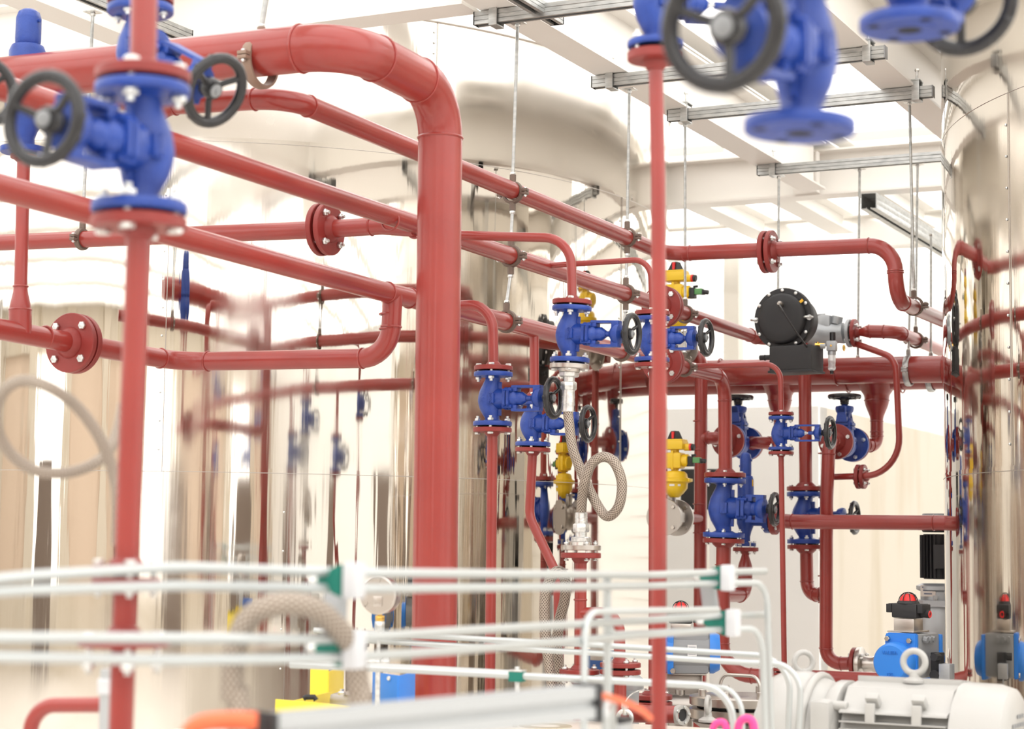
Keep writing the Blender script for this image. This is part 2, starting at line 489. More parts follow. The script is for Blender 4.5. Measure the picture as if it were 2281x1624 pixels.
    y.lathe([(.012 * k, -.042 * k), (.024 * k, -.034 * k), (.036 * k, -.024 * k), (.040 * k, -.01 * k), (.038 * k, 0), (.014 * k, .006 * k), (.012 * k, .012 * k)], (xe, 0, 0), (1, 0, 0), 24)
    y.box(RF @ V((xe - .016 * k, 0, 0)), (.03 * k, aw * .8, az * 2 + at), RF, .003)
    lpart(r, 'yoke', y, BLUE)
    s_ = MB().cyl((x1 + .05 * k, 0, 0), (reach + .004, 0, 0), .0062 * k, 14)
    s_.cyl((x1 + .058 * k, 0, 0), (x1 + .068 * k, 0, 0), .010 * k, 6)
    st = lpart(r, 'stem', s_, ZINC)
    cl = MB().cyl((xe - .072 * k, 0, 0), (xe - .035 * k, 0, 0), .0105 * k, 14)
    lpart(r, 'stem_collar', cl, BLUE, None, st)
    hb = MB().hexa((xe + .008 * k, 0, 0), (reach - wheel * .02, 0, 0), .019 * k)
    lpart(r, 'wheel_nut', hb, BLACKM)
    handwheel(r, reach, wheel / 2)
    bs = bs or D * .082
    if mated_top: bolt_ring(r, (0, 0, h + t + .006), (0, 0, -1), D * .385, nb, 2 * t + .006, bs)
    if mated_bot: bolt_ring(r, (0, 0, -h - t - .006), (0, 0, 1), D * .385, nb, 2 * t + .006, bs)
    for s, mt in ((1, mated_top), (-1, mated_bot)):
        if mt: lpart(r, 'gasket', MB().cyl((0, 0, s * (h + .0005)), (0, 0, s * (h + .0055)), D * .33, 28), RUBBER)
    # raised cast letters
    try:
        fc = bpy.data.curves.new('cast_mark', 'FONT'); fc.body = 'DN%d' % {15: 40, 11: 25, 18: 65, 17: 50, 12: 32}.get(int(D * 100), 40)
        fc.size = .017 * k; fc.extrude = .0012; fc.align_x = 'CENTER'; fc.align_y = 'CENTER'
        tmp = bpy.data.objects.new('cast_mark', fc)
        me = bpy.data.meshes.new_from_object(tmp); bpy.data.objects.remove(tmp)
        me.materials.clear(); me.materials.append(BLUE)
        o = bpy.data.objects.new('cast_lettering', me); C.objects.link(o); o.parent = body
        sy = -1 if (F @ V((0, 1, 0))).dot(c - O) > 0 else 1
        Q = frame((0, sy, 0), (0, 0, 1) if sy > 0 else (0, 0, 1))
        o.matrix_local = Matrix.Translation((.012 * k, sy * .0465 * k, 0)) @ Q.to_4x4()
    except Exception as e:
        print('lettering', e)
    if tilt:
        for ch in r.children:
            if ch.name.split('.')[0] in ('bonnet', 'yoke', 'stem', 'wheel_nut', 'handwheel'):
                ch.matrix_local = Matrix.Rotation(tilt, 4, 'Y')
    return dict(root=r, c=c, ax=(top - bot).normalized(), h=h, t=t, D=D)

def vend(v, s, gap=.006):
    """outer point where a companion flange sits, and its axis"""
    return v['c'] + v['ax'] * s * (v['h'] + gap), v['ax'] * s

def clamp(c, axis, r, label, up=True, down=False, side=None, m=None, wid=.022, group='pipe clamps', up_dir=None):
    axis = V(axis).normalized(); c = V(c)
    root = thing('pipe_clamp', label, 'pipe clamp', c, group=group)
    zz = V(up_dir) if up_dir else Z3
    zz = (zz - axis * zz.dot(axis)).normalized()
    ear = axis.cross(zz).normalized()
    if side: ear = ear if ear.dot(V(side)) > 0 else -ear
    m = m or CAST
    k = MB().lathe([(r + .0005, -wid / 2), (r + .008, -wid / 2), (r + .011, -wid / 4), (r + .011, wid / 4), (r + .008, wid / 2), (r + .0005, wid / 2)], (0, 0, 0), axis, 40, closed=True)
    F = frame(zz, axis)
    for s in (1, -1):
        for g in (1, -1):
            k.box(ear * s * (r + .018) + zz * g * .0065, (wid, .026, .011), F, .002)
    if up: k.cyl(zz * (r + .006), zz * (r + .036), .0125, 6)
    if down: k.cyl(-zz * (r + .006), -zz * (r + .036), .0125, 6)
    lpart(root, 'clamp_ring', k, m)
    for s in (1, -1):
        bb = MB().hexa(ear * s * (r + .02) + zz * .012, ear * s * (r + .02) + zz * .018, .0075)
        bb.cyl(ear * s * (r + .02) - zz * .02, ear * s * (r + .02) + zz * .012, .004, 10)
        bb.hexa(ear * s * (r + .02) - zz * .018, ear * s * (r + .02) - zz * .012, .0075)
        lpart(root, 'clamp_bolt', bb, ZINC)
    return root

def rod(a, b, label, nuts=(True, True), plate=False, thick=.0065):
    a = V(a); b = V(b)                      # a top, b bottom
    root = thing('hanger_rod', label, 'hanger rod', b, group='hanger rods')
    wpart(root, 'threaded_rod', MB().cyl(a, b, thick, 12), GALV)
    d = (a - b).normalized()
    if nuts[1]: wpart(root, 'nut', MB().hexa(b + d * .0, b + d * .012, .0105), ZINC)
    if nuts[0]: wpart(root, 'nut', MB().hexa(a - d * .014, a - d * .001, .0105), ZINC)
    if plate: wpart(root, 'washer_plate', MB().box(a + V((0, 0, .002)), (.058, .048, .005), frame(Z3, N), .001), ZINC)
    return root

def channel(a, b, label, wd=.044, ht=.050, end=None):
    """slotted strut channel, open side down; a,b on its underside"""
    a = V(a); b = V(b); d = (b - a).normalized(); F = Matrix((d.cross(Z3).normalized(), Z3, -(d.cross(Z3)).cross(Z3).normalized())).transposed()
    side = d.cross(Z3).normalized(); F = Matrix((side, Z3, side.cross(Z3))).transposed()
    ln = (b - a).length
    st = a if F.col[2].dot(d) > 0 else b
    w2 = wd / 2; t = .0035; s = .011
    out = [(-s, 0), (-w2, 0), (-w2, ht * .28), (-w2 + .002, ht * .31), (-w2, ht * .34), (-w2, ht * .62), (-w2 + .002, ht * .66), (-w2, ht * .7), (-w2, ht), (w2, ht), (w2, ht * .7), (w2 - .002, ht * .66), (w2, ht * .62), (w2, ht * .34), (w2 - .002, ht * .31), (w2, ht * .28), (w2, 0), (s, 0)]
    inn = [(s, .008), (s + t, .008), (s + t, t), (w2 - t - .001, t), (w2 - t - .001, ht - t), (-w2 + t + .001, ht - t), (-w2 + t + .001, t), (-s - t, t), (-s - t, .008), (-s, .008)]
    root = thing('strut_channel', label, 'strut channel', (a + b) / 2, group=None)
    wpart(root, 'channel', MB().prism(out + inn, st, F, ln), GALV)
    if end:
        for e in end:
            p = a if e == 0 else b; dd = -d if e == 0 else d
            wpart(root, 'end_cap', MB().box(p + dd * .002 + V((0, 0, ht / 2)), (wd * 1.04, ht * 1.04, .005), F, .001), GREYM if e == 1 else RUBBER)
    return root

def ibeam(a, b, width, height, label, z0=None, tf=.011, tw=.008, holes=None):
    """I section; a,b along the centre of the underside"""
    a = V(a); b = V(b); d = (b - a).normalized(); side = d.cross(Z3).normalized()
    F = Matrix((side, Z3, side.cross(Z3))).transposed(); ln = (b - a).length
    st = a if F.col[2].dot(d) > 0 else b
    w = width / 2; h = height; q = tw / 2
    poly = [(-w, 0), (w, 0), (w, tf), (q, tf + .006), (q, h - tf - .006), (w, h - tf), (w, h), (-w, h), (-w, h - tf), (-q, h - tf - .006), (-q, tf + .006), (-w, tf)]
    mb = MB().prism(poly, st, F, ln)
    o = mb.build('steel_beam', CREAM)
    return tag(o, label, 'beam', None)

def beam_clamp(p, d, label, h=.09, up=.05):
    """small window bracket hooking a channel on a beam flange, with its cone screw"""
    p = V(p); d = V(d).normalized(); F = frame(Z3, d)
    root = thing('beam_clamp', label, 'beam clamp', p, group='beam clamps')
    k = MB()
    for s in (1, -1):
        k.box(p + F @ V((0, s * .032, -.002 + h / 2 - .01)), (.034, .005, h), F, .001)
    k.box(p + F @ V((0, 0, -.010)), (.034, .068, .006), F, .001)
    k.box(p + F @ V((0, 0, h - .012)), (.040, .075, .006), F, .001)
    wpart(root, 'bracket', k, GALV)
    s = MB().cyl(p + F @ V((0, .0, h - .04)), p + F @ V((0, 0, h + .035)), .0055, 10).hexa(p + F @ V((0, 0, h + .033)), p + F @ V((0, 0, h + .044)), .011)
    wpart(root, 'set_screw', s, ZINC)
    return root

# ================================================================== the hall
def hall(a, b, z): return N * a + U * b + Z3 * z        # hall axes -> world
HF = Matrix((N, U, Z3)).transposed()
def slab(name, a0, a1, b0, b1, z0, z1, m):
    mb = MB().box(hall((a0 + a1) / 2, (b0 + b1) / 2, (z0 + z1) / 2), (a1 - a0, b1 - b0, z1 - z0), HF)
    return struct(name, mb, m)
FLOORM = mat('warm_concrete_floor', (0.80, 0.765, 0.72), 0.5, noise=(0.8, (0.72, 0.68, 0.63), 0.35, 0.7))
WALLM = mat('white_panel_wall', (0.90, 0.89, 0.86), 0.5)
CONC = mat('precast_concrete_wall', (0.62, 0.56, 0.47), 0.7, noise=(2.2, (0.52, 0.45, 0.34), 0.5, 0.75, (1, 1, 0.25)))
PILM = mat('beige_column_paint', (0.70, 0.66, 0.59), 0.5)
PEACH = mat('peach_wall_panel', (0.66, 0.53, 0.42), 0.6)
DARKM = mat('dark_reflection_brown', (0.16, 0.12, 0.095), 0.6)  # for unseen panels added to darken parts of the reflections
CEILM = mat('cream_ceiling_sheet', (0.92, 0.91, 0.89), 0.5)
SKYL = mat('daylight_roof_panel', (0.9, 0.9, 0.9), 0.6, emit=((1, 0.995, 0.99), SKY))
WING = mat('fill_window_glow', (0.9, 0.9, 0.9), 0.3, emit=((1, 0.98, 0.95), SKY * 0.95))  # glow added as front fill from behind the camera
CEIL = ZC + 2.95
HA0, HA1, HB0, HB1 = -11.0, 12.0, -9.0, 19.0
slab('floor', HA0, HA1, HB0, HB1, -0.2, 0, FLOORM)
# ribbed ceiling sheet with daylight strips
nb_ = 14; step = (HB1 - HB0) / nb_
mb = MB()
k = 0
for i in range(nb_):
    b0 = HB0 + i * step
    mb.box(hall((HA0 + HA1) / 2, b0 + step * .08, CEIL + .05), (HA1 - HA0, step * .16, .10), HF)
    win = MB().box(hall((HA0 + HA1) / 2, b0 + step * .58, CEIL + .06), (HA1 - HA0 - .4, step * .84, .04), HF)
    struct('window_%d' % (i + 1), win, SKYL)
struct('ceiling', mb, CEILM)
# walls: ribbed panels
def ribbed(name, a0, a1, b0, b1, z0, z1, out, m, pitch=.22):
    mb = MB(); c = hall((a0 + a1) / 2, (b0 + b1) / 2, (z0 + z1) / 2)
    mb.box(c, (a1 - a0, b1 - b0, z1 - z0), HF)
    n = int((z1 - z0) / pitch)
    for i in range(n):
        z = z0 + (i + .5) * pitch
        if out == 'b': mb.box(hall((a0 + a1) / 2, b0 - .006, z), (a1 - a0, .012, pitch * .45), HF)
        else: mb.box(hall(a0 if out < 'b' else a1, (b0 + b1) / 2, z), (.012, b1 - b0, pitch * .45), HF)
    return struct(name, mb, m)
ribbed('wall_back', HA0, HA1, HB1, HB1 + .2, 0, CEIL + .1, 'b', WALLM)
slab('wall_right', HA1, HA1 + .2, HB0, HB1, 0, CEIL + .1, WALLM)
slab('wall_left', HA0 - .2, HA0, HB0, HB1, 0, CEIL + .1, WALLM)
# the wall behind the camera: beige piers, with glowing bays added as fill light
mb = MB()
mb.box(hall((HA0 + HA1) / 2, HB0 - .1, CEIL - .25), (HA1 - HA0, .2, .7), HF)
mb.box(hall((HA0 + HA1) / 2, HB0 - .1, .55), (HA1 - HA0, .2, 1.1), HF)
nw = 9; pw = (HA1 - HA0) / nw
for i in range(nw + 1):
    mb.box(hall(HA0 + i * pw, HB0 - .05, CEIL / 2), (.55, .3, CEIL), HF)
struct('wall_front', mb, CONC)
for i in range(nw):
    c_ = hall(HA0 + (i + .5) * pw, HB0 - .12, (1.1 + CEIL - .6) / 2)
    wmb = MB().box(c_, (pw, .04, CEIL - 1.7), HF)
    if i in (1, 4, 7): struct('window_%d' % (nb_ + 1 + i), wmb, WING)  # unseen bay, made to glow as added fill
    else: struct('wall_front_panel_%d' % (i + 1), wmb, PEACH)
for i, (a_, w__) in enumerate(((-7.2, 1.1), (-2.0, .9), (1.9, 1.6), (5.2, .8), (8.6, 1.8))):  # unseen dark panels added for brown streaks in the tank reflections
    struct('reflection_panel_%d' % (i + 1), MB().box(hall(a_, HB0 + .12, 1.35), (w__, .06, 2.7), HF, .01), DARKM)
for i, (b_, w__) in enumerate(((-5.5, 1.2), (-1.5, .8), (3.5, 1.5))):  # more added dark panels on the side walls for the tanks to mirror
    struct('reflection_panel_%d' % (i + 6), MB().box(hall(HA0 + .05, b_, 1.35), (.06, w__, 2.7), HF, .01), DARKM)
    struct('reflection_panel_%d' % (i + 9), MB().box(hall(HA1 - .05, b_ - 1, 1.35), (.06, w__, 2.7), HF, .01), DARKM)
# low precast room whose corner stands behind the pipes
CC = W(1826, 905, 13.0)
zt = CC.z
c2 = CC - N * 6.0
F0 = HF
mb = MB()
def wallbox(p0, p1, z0, z1, th, outward):
    d = (p1 - p0); ln = d.length; d.normalize()
    cen = (p0 + p1) / 2 - outward * th / 2; cen.z = (z0 + z1) / 2
    mb_ = MB().box(cen, (ln, th, z1 - z0), Matrix((d, Z3.cross(d), Z3)).transposed()); return mb_
struct('wall_room_front', wallbox(V((CC.x, CC.y, 0)) - N * 3.2 - U * .03, V((CC.x, CC.y, 0)) - U * .03, 0, zt, .2, -U), mat('white_plastered_wall', (0.93, 0.925, 0.91), 0.6))
struct('wall_room_right', wallbox(V((CC.x, CC.y, 0)) + U * .0, V((CC.x, CC.y, 0)) + U * 5.8, 0, zt, .2, N), CONC)
# fill light added to brighten the white front of the precast room
lc = CC - N * 1.7 - U * 2.2
ld = bpy.data.lights.new('wall_fill_light', 'AREA'); ld.shape = 'RECTANGLE'; ld.size = 1.5; ld.size_y = .35; ld.energy = 300; ld.color = (1, .98, .95)
lo_ = bpy.data.objects.new('wall_fill_light', ld); C.objects.link(lo_); lo_.location = (lc.x, lc.y, CEIL - .12)
tgt = CC - N * 1.9; tgt.z = 1.3
lo_.rotation_euler = (tgt - lo_.location).to_track_quat('-Z', 'Y').to_euler()
# columns of the hall
for i, (px, Y, wd, lab) in enumerate([(1634, 13.8, .115, 'beige steel column rising behind the red header pipes'), ]):
    p = W(px, 800, Y); q = MB().box(V((p.x, p.y, CEIL / 2)), (wd, wd, CEIL), HF, .004)
    tag(q.build('steel_column', PILM), lab, 'column')

# steel grid under the ceiling
zb = ZC + 2.04
pA = Wz(1365, 166, zb); tag_ = None
bA = ibeam(pA - U * 3.6, pA + U * 2.95, .155, .28, 'long cream beam running away above the pipe run, its channel ends clamped beneath')
pB = Wz(1958, 160, zb)
ibeam(pB - U * 2.6, pB + U * 2.2, .155, .28, 'cream beam at the upper right running to the mirror tank')
pL = Wz(140, 42, zb)
ibeam(pL - U * 1.5, pL + U * 0.72, .15, .28, 'cream beam at the upper left corner above the blue relief valve')
pO = Wz(980, 28, zb)
tA = (pO - pA).dot(N)
ibeam(pO - N * 2.9, pO + N * (-tA - .10), .15, .26, 'cream cross beam at the top left above the big red elbow')
pO2 = Wz(1800, 441, zb)
ibeam(pO2 - N * 4.5, pO2 + N * 4.0, .15, .27, 'cream cross beam level with the big red flange, bolted plate on its web')
pO3 = Wz(1800, 563, zb)
ibeam(pO3 - N * 4.5, pO3 + N * 4.0, .15, .24, 'farthest cream cross beam, just above the back wall')
for k, px in enumerate((1590, 1800, 2010)):      # joists between the two cross beams
    q = Wz(px, 480, zb + .10)
    a = q + U * ((pO2 - q).dot(U) + .10); b = q + U * ((pO3 - q).dot(U) - .10)
    ibeam(a, b, .16, .14, ['cream joist between the far cross beams nearest the left tank', 'middle cream joist between the far cross beams', 'cream joist between the far cross beams nearest the right tank'][k])
# gusset plate and bolt on the cross beam web
g = Wp(1793, 414, pO2 - U * .078, N)
root = thing('gusset_plate', 'cream end plate with one hex bolt on the cross beam', 'plate', g)
wpart(root, 'plate', MB().box(g - U * .012, (.135, .012, .095), HF, .002), CREAM)
wpart(root, 'bolt', MB().hexa(g - U * .018, g - U * .034, .018), ZINC)
wpart(root, 'stiffener', MB().box(g - U * .03 + N * .085 + V((0, 0, .07)), (.01, .06, .24), HF), CREAM)
# second beam pair, further right, seen between the channels
q = Wz(1610, 205, zb + .30)
ibeam(q - U * 1.2, q + U * 2.6, .30, .10, 'wide cream purlin above the long beam, seen between the channels')

# channels under the beams
def on(px, py, z): return Wz(px, py, z)
zs = ZC + 1.985
s1 = Wp(1062, 62, REF, N); s1.z = 0
def chan(px0, py0, px1, z, label, ext=0.0):
    a = Wz(px0, py0, z); d = ray(px1, 100); n = U   # end where the ray's vertical plane crosses
    # solve a + N t on the vertical plane of pixel column px1
    b = a.copy(); lo, hi = 0.0, 8.0
    for _ in range(50):
        t = (lo + hi) / 2; p = a + N * t
        px = px_of(p)[0]
        if px < px1: lo = t
        else: hi = t
    return a, a + N * (lo + ext), label
RI = R3.inverted()
def px_of(p):
    q = RI @ (p - O); return (1140.5 + FPX * q.x / -q.z, 812 - FPX * q.y / -q.z)
a, b, l = chan(1062, 58, 1475, zs, '')
channel(a, b, 'galvanised channel at the top centre, beneath the crossing channel', end=(0,)); ch1 = (a, b)
a, b, l = chan(1323, 197, 1972, zs, '')
channel(a, b, 'galvanised channel running right from behind the tall blurred post, second from the top', end=(0, 1)); ch2 = (a, b)
a, b, l = chan(1491, 271, 2078, zs, '')
channel(a, b, 'galvanised channel below the hanging blue valve, ending by the mirror tank', end=(0, 1)); ch3 = (a, b)
a, b, l = chan(1690, 391, 2170, zs, '')
channel(a, b, 'lowest galvanised channel, carrying the rods beside the black drum actuator', end=(0,)); ch4 = (a, b)
p = Wz(1240, 62, zs - .0); a = p; b = p - U * 1.3
channel(a + Z3 * .012, b + Z3 * .012, 'short galvanised channel crossing at the top centre edge', wd=.055, ht=.045, end=(0,))
p = Wz(418, 96, zs); 
channel(p - Z3 * .0, p - U * 1.6, 'galvanised channel running away under the upper left beam', end=(0,))
p = Wz(1935, 465, zs - .1)
channel(p, p + U * 3.0, 'galvanised channel with open square end running away beside the right tank', wd=.09, ht=.09, end=())
for nm, (aa, bb), s in (('left end of the top centre channel', ch1, 0), ('left end of the channel behind the tall post', ch2, 0), ('right end of the second channel', ch2, 1),
                        ('left end of the channel below the hanging blue valve', ch3, 0), ('right end of that channel by the mirror tank', ch3, 1), ('left end of the lowest channel', ch4, 0)):
    p = aa + N * .085 if s == 0 else bb - N * .07
    beam_clamp(p, N, 'grey window clamp at the ' + nm)

# ================================================================== mirror tanks
def tank(cx, cy, r, z0, ztop, seams, vseams, label, rivets):
    root = thing('mirror_tank', label, 'tank', (cx, cy, z0))
    zz = [z0] + seams + [ztop]
    for i in range(len(zz) - 1):
        rr = r - .0025 * i
        m = MB()
        a, b = zz[i] - z0, zz[i + 1] - z0
        m.lathe([(rr, a), (rr, b + .02)], (0, 0, 0), (0, 0, 1), 256)
        for f in [f for f in m.bm.faces if len(f.verts) > 4]: m.bm.faces.remove(f)
        lpart(root, 'cladding_course', m, MIRRORH if i == 2 and cx < 0 else MIRROR)
        if i:
            lpart(root, 'seam_lip', MB().torus((0, 0, a + .0), (0, 0, 1), rr + .0024, .0016, 256, 6), STEELD, 'thin dark seam line')
    top = ztop - z0
    m = MB().lathe([(r - .01, top), (r + .012, top), (r + .012, top + .03), (r - .02, top + .035), (r * .5, top + .28), (0, top + .34)], (0, 0, 0), (0, 0, 1), 128)
    lpart(root, 'roof_cone', m, CREAM, 'cream top edge')
    for ang, i in vseams:
        a, b = zz[i] - z0, zz[i + 1] - z0
        d = V((math.cos(ang), math.sin(ang), 0)); F = frame(Z3, d)
        lpart(root, 'panel_joint', MB().box(d * (r + .0005) + V((0, 0, (a + b) / 2)), (.0035, .0025, b - a), F), STEELD)
        for k in range(rivets):
            z = a + .1 + k * (b - a - .1) / rivets
            p = d * (r - .001) + Matrix.Rotation(.012, 3, 'Z') @ V((0, 0, 0)) + V((0, 0, z)) + d.cross(Z3) * .018
            o = MB().lathe([(.0055, 0), (.005, .002), (.003, .0035), (0, .004)], p, d, 10)
            lpart(root, 'rivet', o, ZINC)
    return root
def ang_at(px, cx, cy, r):                    # angle of the tank's near surface at a pixel column
    d = ray(px, 1200); d = V((d.x, d.y)).normalized(); c = V((cx, cy))
    t = d.dot(c); h = math.sqrt(max(0, r * r - (c.length_squared - t * t)))
    p = d * (t - h) - c; return math.atan2(p.y, p.x)
T1 = (-.1524 * 11.2, 11.2, 2.63)
T2 = (3.79, 7.60, 1.995)
zs1 = ZC + 1.83; zs0 = ZC + .30
tank(*T1, 0.0, ZC + 2.50, [zs0, zs1], [(ang_at(356, *T1), 1), (ang_at(1381, *T1), 1), (ang_at(958, *T1), 2), (ang_at(640, *T1), 0)], 'very large mirror polished tank behind the pipes on the left', 11)
tank(*T2, 0.0, ZC + 2.55, [ZC + .287, ZC + 1.725], [(ang_at(2257, *T2), 1)], 'mirror polished tank cut off by the right edge', 11)

# ================================================================== main pipe runs
RP = .034
# pipe A: topmost of the three parallel pipes
A0 = P(640, 217); C1 = P(1483, 566); C2 = Wp(1993, 545, C1, N); C3 = Wp(1996, 668, C2, N); C4 = Wp(2098, 712, C3, U)
C5 = C4 + (C4 - C3).normalized() * 1.2
Al = Wp(322, 236, A0, N); Ad = Wp(278, 1390, A0, N)
pa = Pipe('uppermost of the three parallel red pipes, jogging right through the hanging flange pair', [Ad, Al, A0, C1, C2, C3, C5], RP, .12, name='red_pipe')
fa = Wp(1712, 561, C1, N)
pa.pair(fa, N, .192, 4, gap=.010)
pa.bead(Wp(1524, 566, C1, N), N)
pa.done()
# pipe B: the middle one, on to the control valve
CB = P(1700, 757); CBf = Wp(1900, 742, CB, N)
B_end = Wp(1795, 750, CB, N)
pb = Pipe('middle one of the three parallel red pipes, ending behind the black drum', [P(-80, 167), P(1536, 702), CB, B_end], RP, .12)
pb.bead(P(869, 491), U); pb.bead(P(925, 509), U); pb.bead(P(1669, 746), U)
pb.pair(P(1476, 683), U, .192, 4, gap=.008)
pb.done()
# pipe C: the lowest, on to the large valve
CC1 = P(1614, 839); V6t = Wp(1616, 1052, CC1, N)
pc = Pipe('lowest of the three parallel red pipes, ending at the largest in-focus blue valve', [P(-80, 395), P(832, 644), P(1110, 712.5), P(1536, 822), CC1, V6t], RP, .12)
pc.bead(P(862, 651), U); pc.bead(P(912, 664), U)
pc.pair(P(1478, 808), U, .192, 4, gap=.008)
V6w = Wp(1615, 1066, CC1, N)
pc.flange(V6w + Z3 * .006, Z3, .206, .022)
pc.done()

# left loop: relief valve branch, flange pair, elbow, riser into pipe C
L4 = P(875, 656); L3 = Wp(868, 797, L4, N); L2 = Wp(402, 806, L3, N)
L1 = Wp(-60, 722, L2, U)
fl = Wp(165, 765, L2, U)
pl = Pipe('red pipe loop at the left with a large bolted flange under the blue relief valve', [L1, fl, L2, L3, L4], RP, [0, .12, .15])
pl.pair(fl, (L2 - fl), .200, 4, gap=.008, ph=.5)
pl.bead(Wp(100, 750, L2, U), U); pl.bead(Wp(868, 733, L4, N), Z3); pl.bead(Wp(868, 700, L4, N), Z3)
tj = Wp(45, 744, L2, U)
pl.run([tj, Wp(45, 690, tj, N)], .036, bead=False)
pl.cone(Wp(45, 690, tj, N), Wp(46, 638, tj, N), .034, .022)
rv_b = Wp(53, 345, tj, N)
pl.run([Wp(46, 640, tj, N), rv_b], .021, bead=False)
pl.flange(rv_b, -Z3, .085, .012, .021)
pl.done()

# ortho pipe D from the left edge to its flange and the junction on pipe B
J = P(925, 508); Dl = Wp(-60, 543, J, N); fD = Wp(724, 511, J, N)
pd = Pipe('horizontal red pipe from the left edge with a gapped flange pair before the thickest pipe', [Dl, fD, Wp(850, 503, J, N), J], .032, .02, bead=False)
pd.bead(Wp(828, 504, J, N), N)
pd.pair(fD, N, .190, 4, gap=.012)
pd.done()

# the big foreground pipe
K2 = W(982, 204, 5.92); K1 = Wp(775, 98, K2, U); K0 = Wp(-90, 186, K1, N)
Kb = W(966, 1560, 5.92)
Kf = Kb + (Kb - W(968, 1400, 5.92)).normalized() * 1.20
pk = Pipe('thickest red pipe, crossing the top left and dropping through the middle', [K0, K1, K2, Kf], .0705, [.160, .155], seg=40)
pk.done()

# ------------------------------------------------------------------ branch valves
def drop_valve(px_t, py_t, px_b, py_b, ref, D, wheel_px, wheel, label, feed=None, r=.0175, lower=None, lowlabel=None, bend=.10, **kw):
    """valve on a vertical branch in the plane through ref along N"""
    t = Wp(px_t, py_t, ref, N); b = Wp(px_b, py_b, ref, N)
    c = (t + b) / 2
    lo, hi = .1, .6
    for _ in range(40):
        m = (lo + hi) / 2
        if px_of(c + N * m)[0] < wheel_px: lo = m
        else: hi = m
    v = valve(t, b, kw.pop('xd', N), D, kw.pop('reach', lo), wheel, label, **kw)
    if feed:
        e, ax = vend(v, 1)
        pf = Pipe(feed[1], [*feed[0], e + ax * .01], r, bend, bead=False, name='red_branch_pipe')
        pf.flange(e, ax, D, D * .115); pf.done()
    if lower:
        e, ax = vend(v, -1)
        pf = Pipe(lowlabel, [e + ax * .01, *lower], r, kw.get('lb', .12), bead=False, name='red_branch_pipe')
        pf.flange(e, ax, D, D * .115); pf.done()
    return v
SB = P(985, 523)
v1 = drop_valve(1274, 682, 1269, 807, SB, .137, 1408, .147, 'blue globe valve above the braided hose, its black handwheel at right centre',
    ([SB, Wp(1272, 531, SB, N)], 'thin red branch bending down to the valve above the braided hose'), .0165, bend=.11)
SB3 = P(990, 683)
V3l = Wp(1091, 1560, SB3, N)
v3 = drop_valve(1099, 829, 1097, 949, SB3, .137, 1233, .151, 'blue globe valve nearest the thickest pipe, lower left of the valve group',
    ([SB3, Wp(1097, 676, SB3, N)], 'thin red branch bending down to the valve nearest the thickest pipe'), .0185, bend=.11,
    lower=[V3l, floor(V3l)], lowlabel='straight thin red pipe dropping from the valve nearest the thickest pipe')
SB2 = P(1212, 592)
v2 = drop_valve(1453, 706, 1452, 806, SB2, .137, 1573, .149, 'blue globe valve half hidden behind the tall blurred red post',
    ([SB2, Wp(1449, 577, SB2, N)], 'thinnest upper red branch bending down behind the tall blurred post'), .0115, bend=.075,
    lower=[Wp(1451, 1555, SB2, N), floor(Wp(1451, 1555, SB2, N))], lowlabel='thin red pipe running down just left of the tall blurred post')
P4 = P(1190, 732)
v4 = drop_valve(1190, 893, 1187, 994, P4, .138, 1310, .149, 'blue globe valve behind the braided hose, lowest of the central four',
    ([P4], 'short vertical red branch tapping the lowest parallel pipe'), .0185,
    lower=[Wp(1179, 1150, P4, N), Wp(1243, 1285, P4, N), Wp(1247, 1600, P4, N), floor(Wp(1247, 1600, P4, N))], lowlabel='thin red pipe kinked to the right below the lowest central valve')
S5 = P(1535, 816)
v5 = drop_valve(1740, 928, 1740, 1003, S5, .117, 1849.5, .156, 'small blue valve on the thinnest pipe, right of the large blue valve',
    ([S5, Wp(1738, 811, S5, N)], 'thin red branch running right above the header and bending down to the small valve'), .0128, bend=.075,
    lower=[Wp(1747, 1482, S5, N)], lowlabel='thinnest vertical red pipe dropping from the small blue valve')
# large valve V6
v6 = valve(V6w, Wp(1612, 1197, CC1, N), N, .206, .262, .170, 'largest in-focus blue globe valve, under the elbow of the lowest parallel pipe', bs=.0105)
e, ax = vend(v6, -1)
G1 = Wp(1608, 1503, CC1, N); G2 = Wp(2010, 1516, G1, N)
pg = Pipe('red pipe below the largest blue valve, elbowed right along the bottom behind the white motor', [e, G1, G2 + N * .3], .037, .15)
pg.flange(e, ax, .206, .022)
for y in (1243 + 15, 1360, 1452): pg.bead(Wp(1610, y, CC1, N), Z3)
# flange stack of the thin pipe at the bottom
f5 = Wp(1747, 1496, S5, N)
pg.done()
p5 = Pipe('red flange pair at the foot of the thinnest vertical pipe', [f5 + Z3 * .03, f5 - Z3 * .12], .013, 0, bead=False, name='pipe_flange_pair', cat='flange')
p5.pair(f5, Z3, .112, 4, gap=.006); p5.done()

# ------------------------------------------------------------------ control valve with black drum
CV = Wp(1893, 742, CB, N)
rc = thing('control_valve', 'black drum actuated control valve with silver body and filter regulator', 'control valve', CV)
cw = lambda px, py, dy=0.0: Wp(px, py, CV - U * dy, N)
body = MB()
body.tube([cw(1800, 748), cw(1820, 745), cw(1845, 744), cw(1868, 743), cw(1880, 742)], [.05, .075, .062, .05, .055], 24)
wpart(rc, 'valve_body', body, GREYL)
wpart(rc, 'flange', MB().lathe(flange_prof(.073, .018, .035, .012), cw(1896, 742), -N, 36), GREYL, 'grey end flange')
wpart(rc, 'gasket', MB().cyl(cw(1896, 742), cw(1899, 742), .055, 24), RUBBER)
bn = MB()
for dz in (-.05, -.02, .02, .05): bn.cyl(cw(1800, 725) + Z3 * dz, cw(1838, 722) + Z3 * dz, .007, 10)
bn.box(cw(1840, 730), (.07, .10, .13), HF, .02)
bn.cyl(cw(1862, 722) , cw(1866, 705), .03, 16)
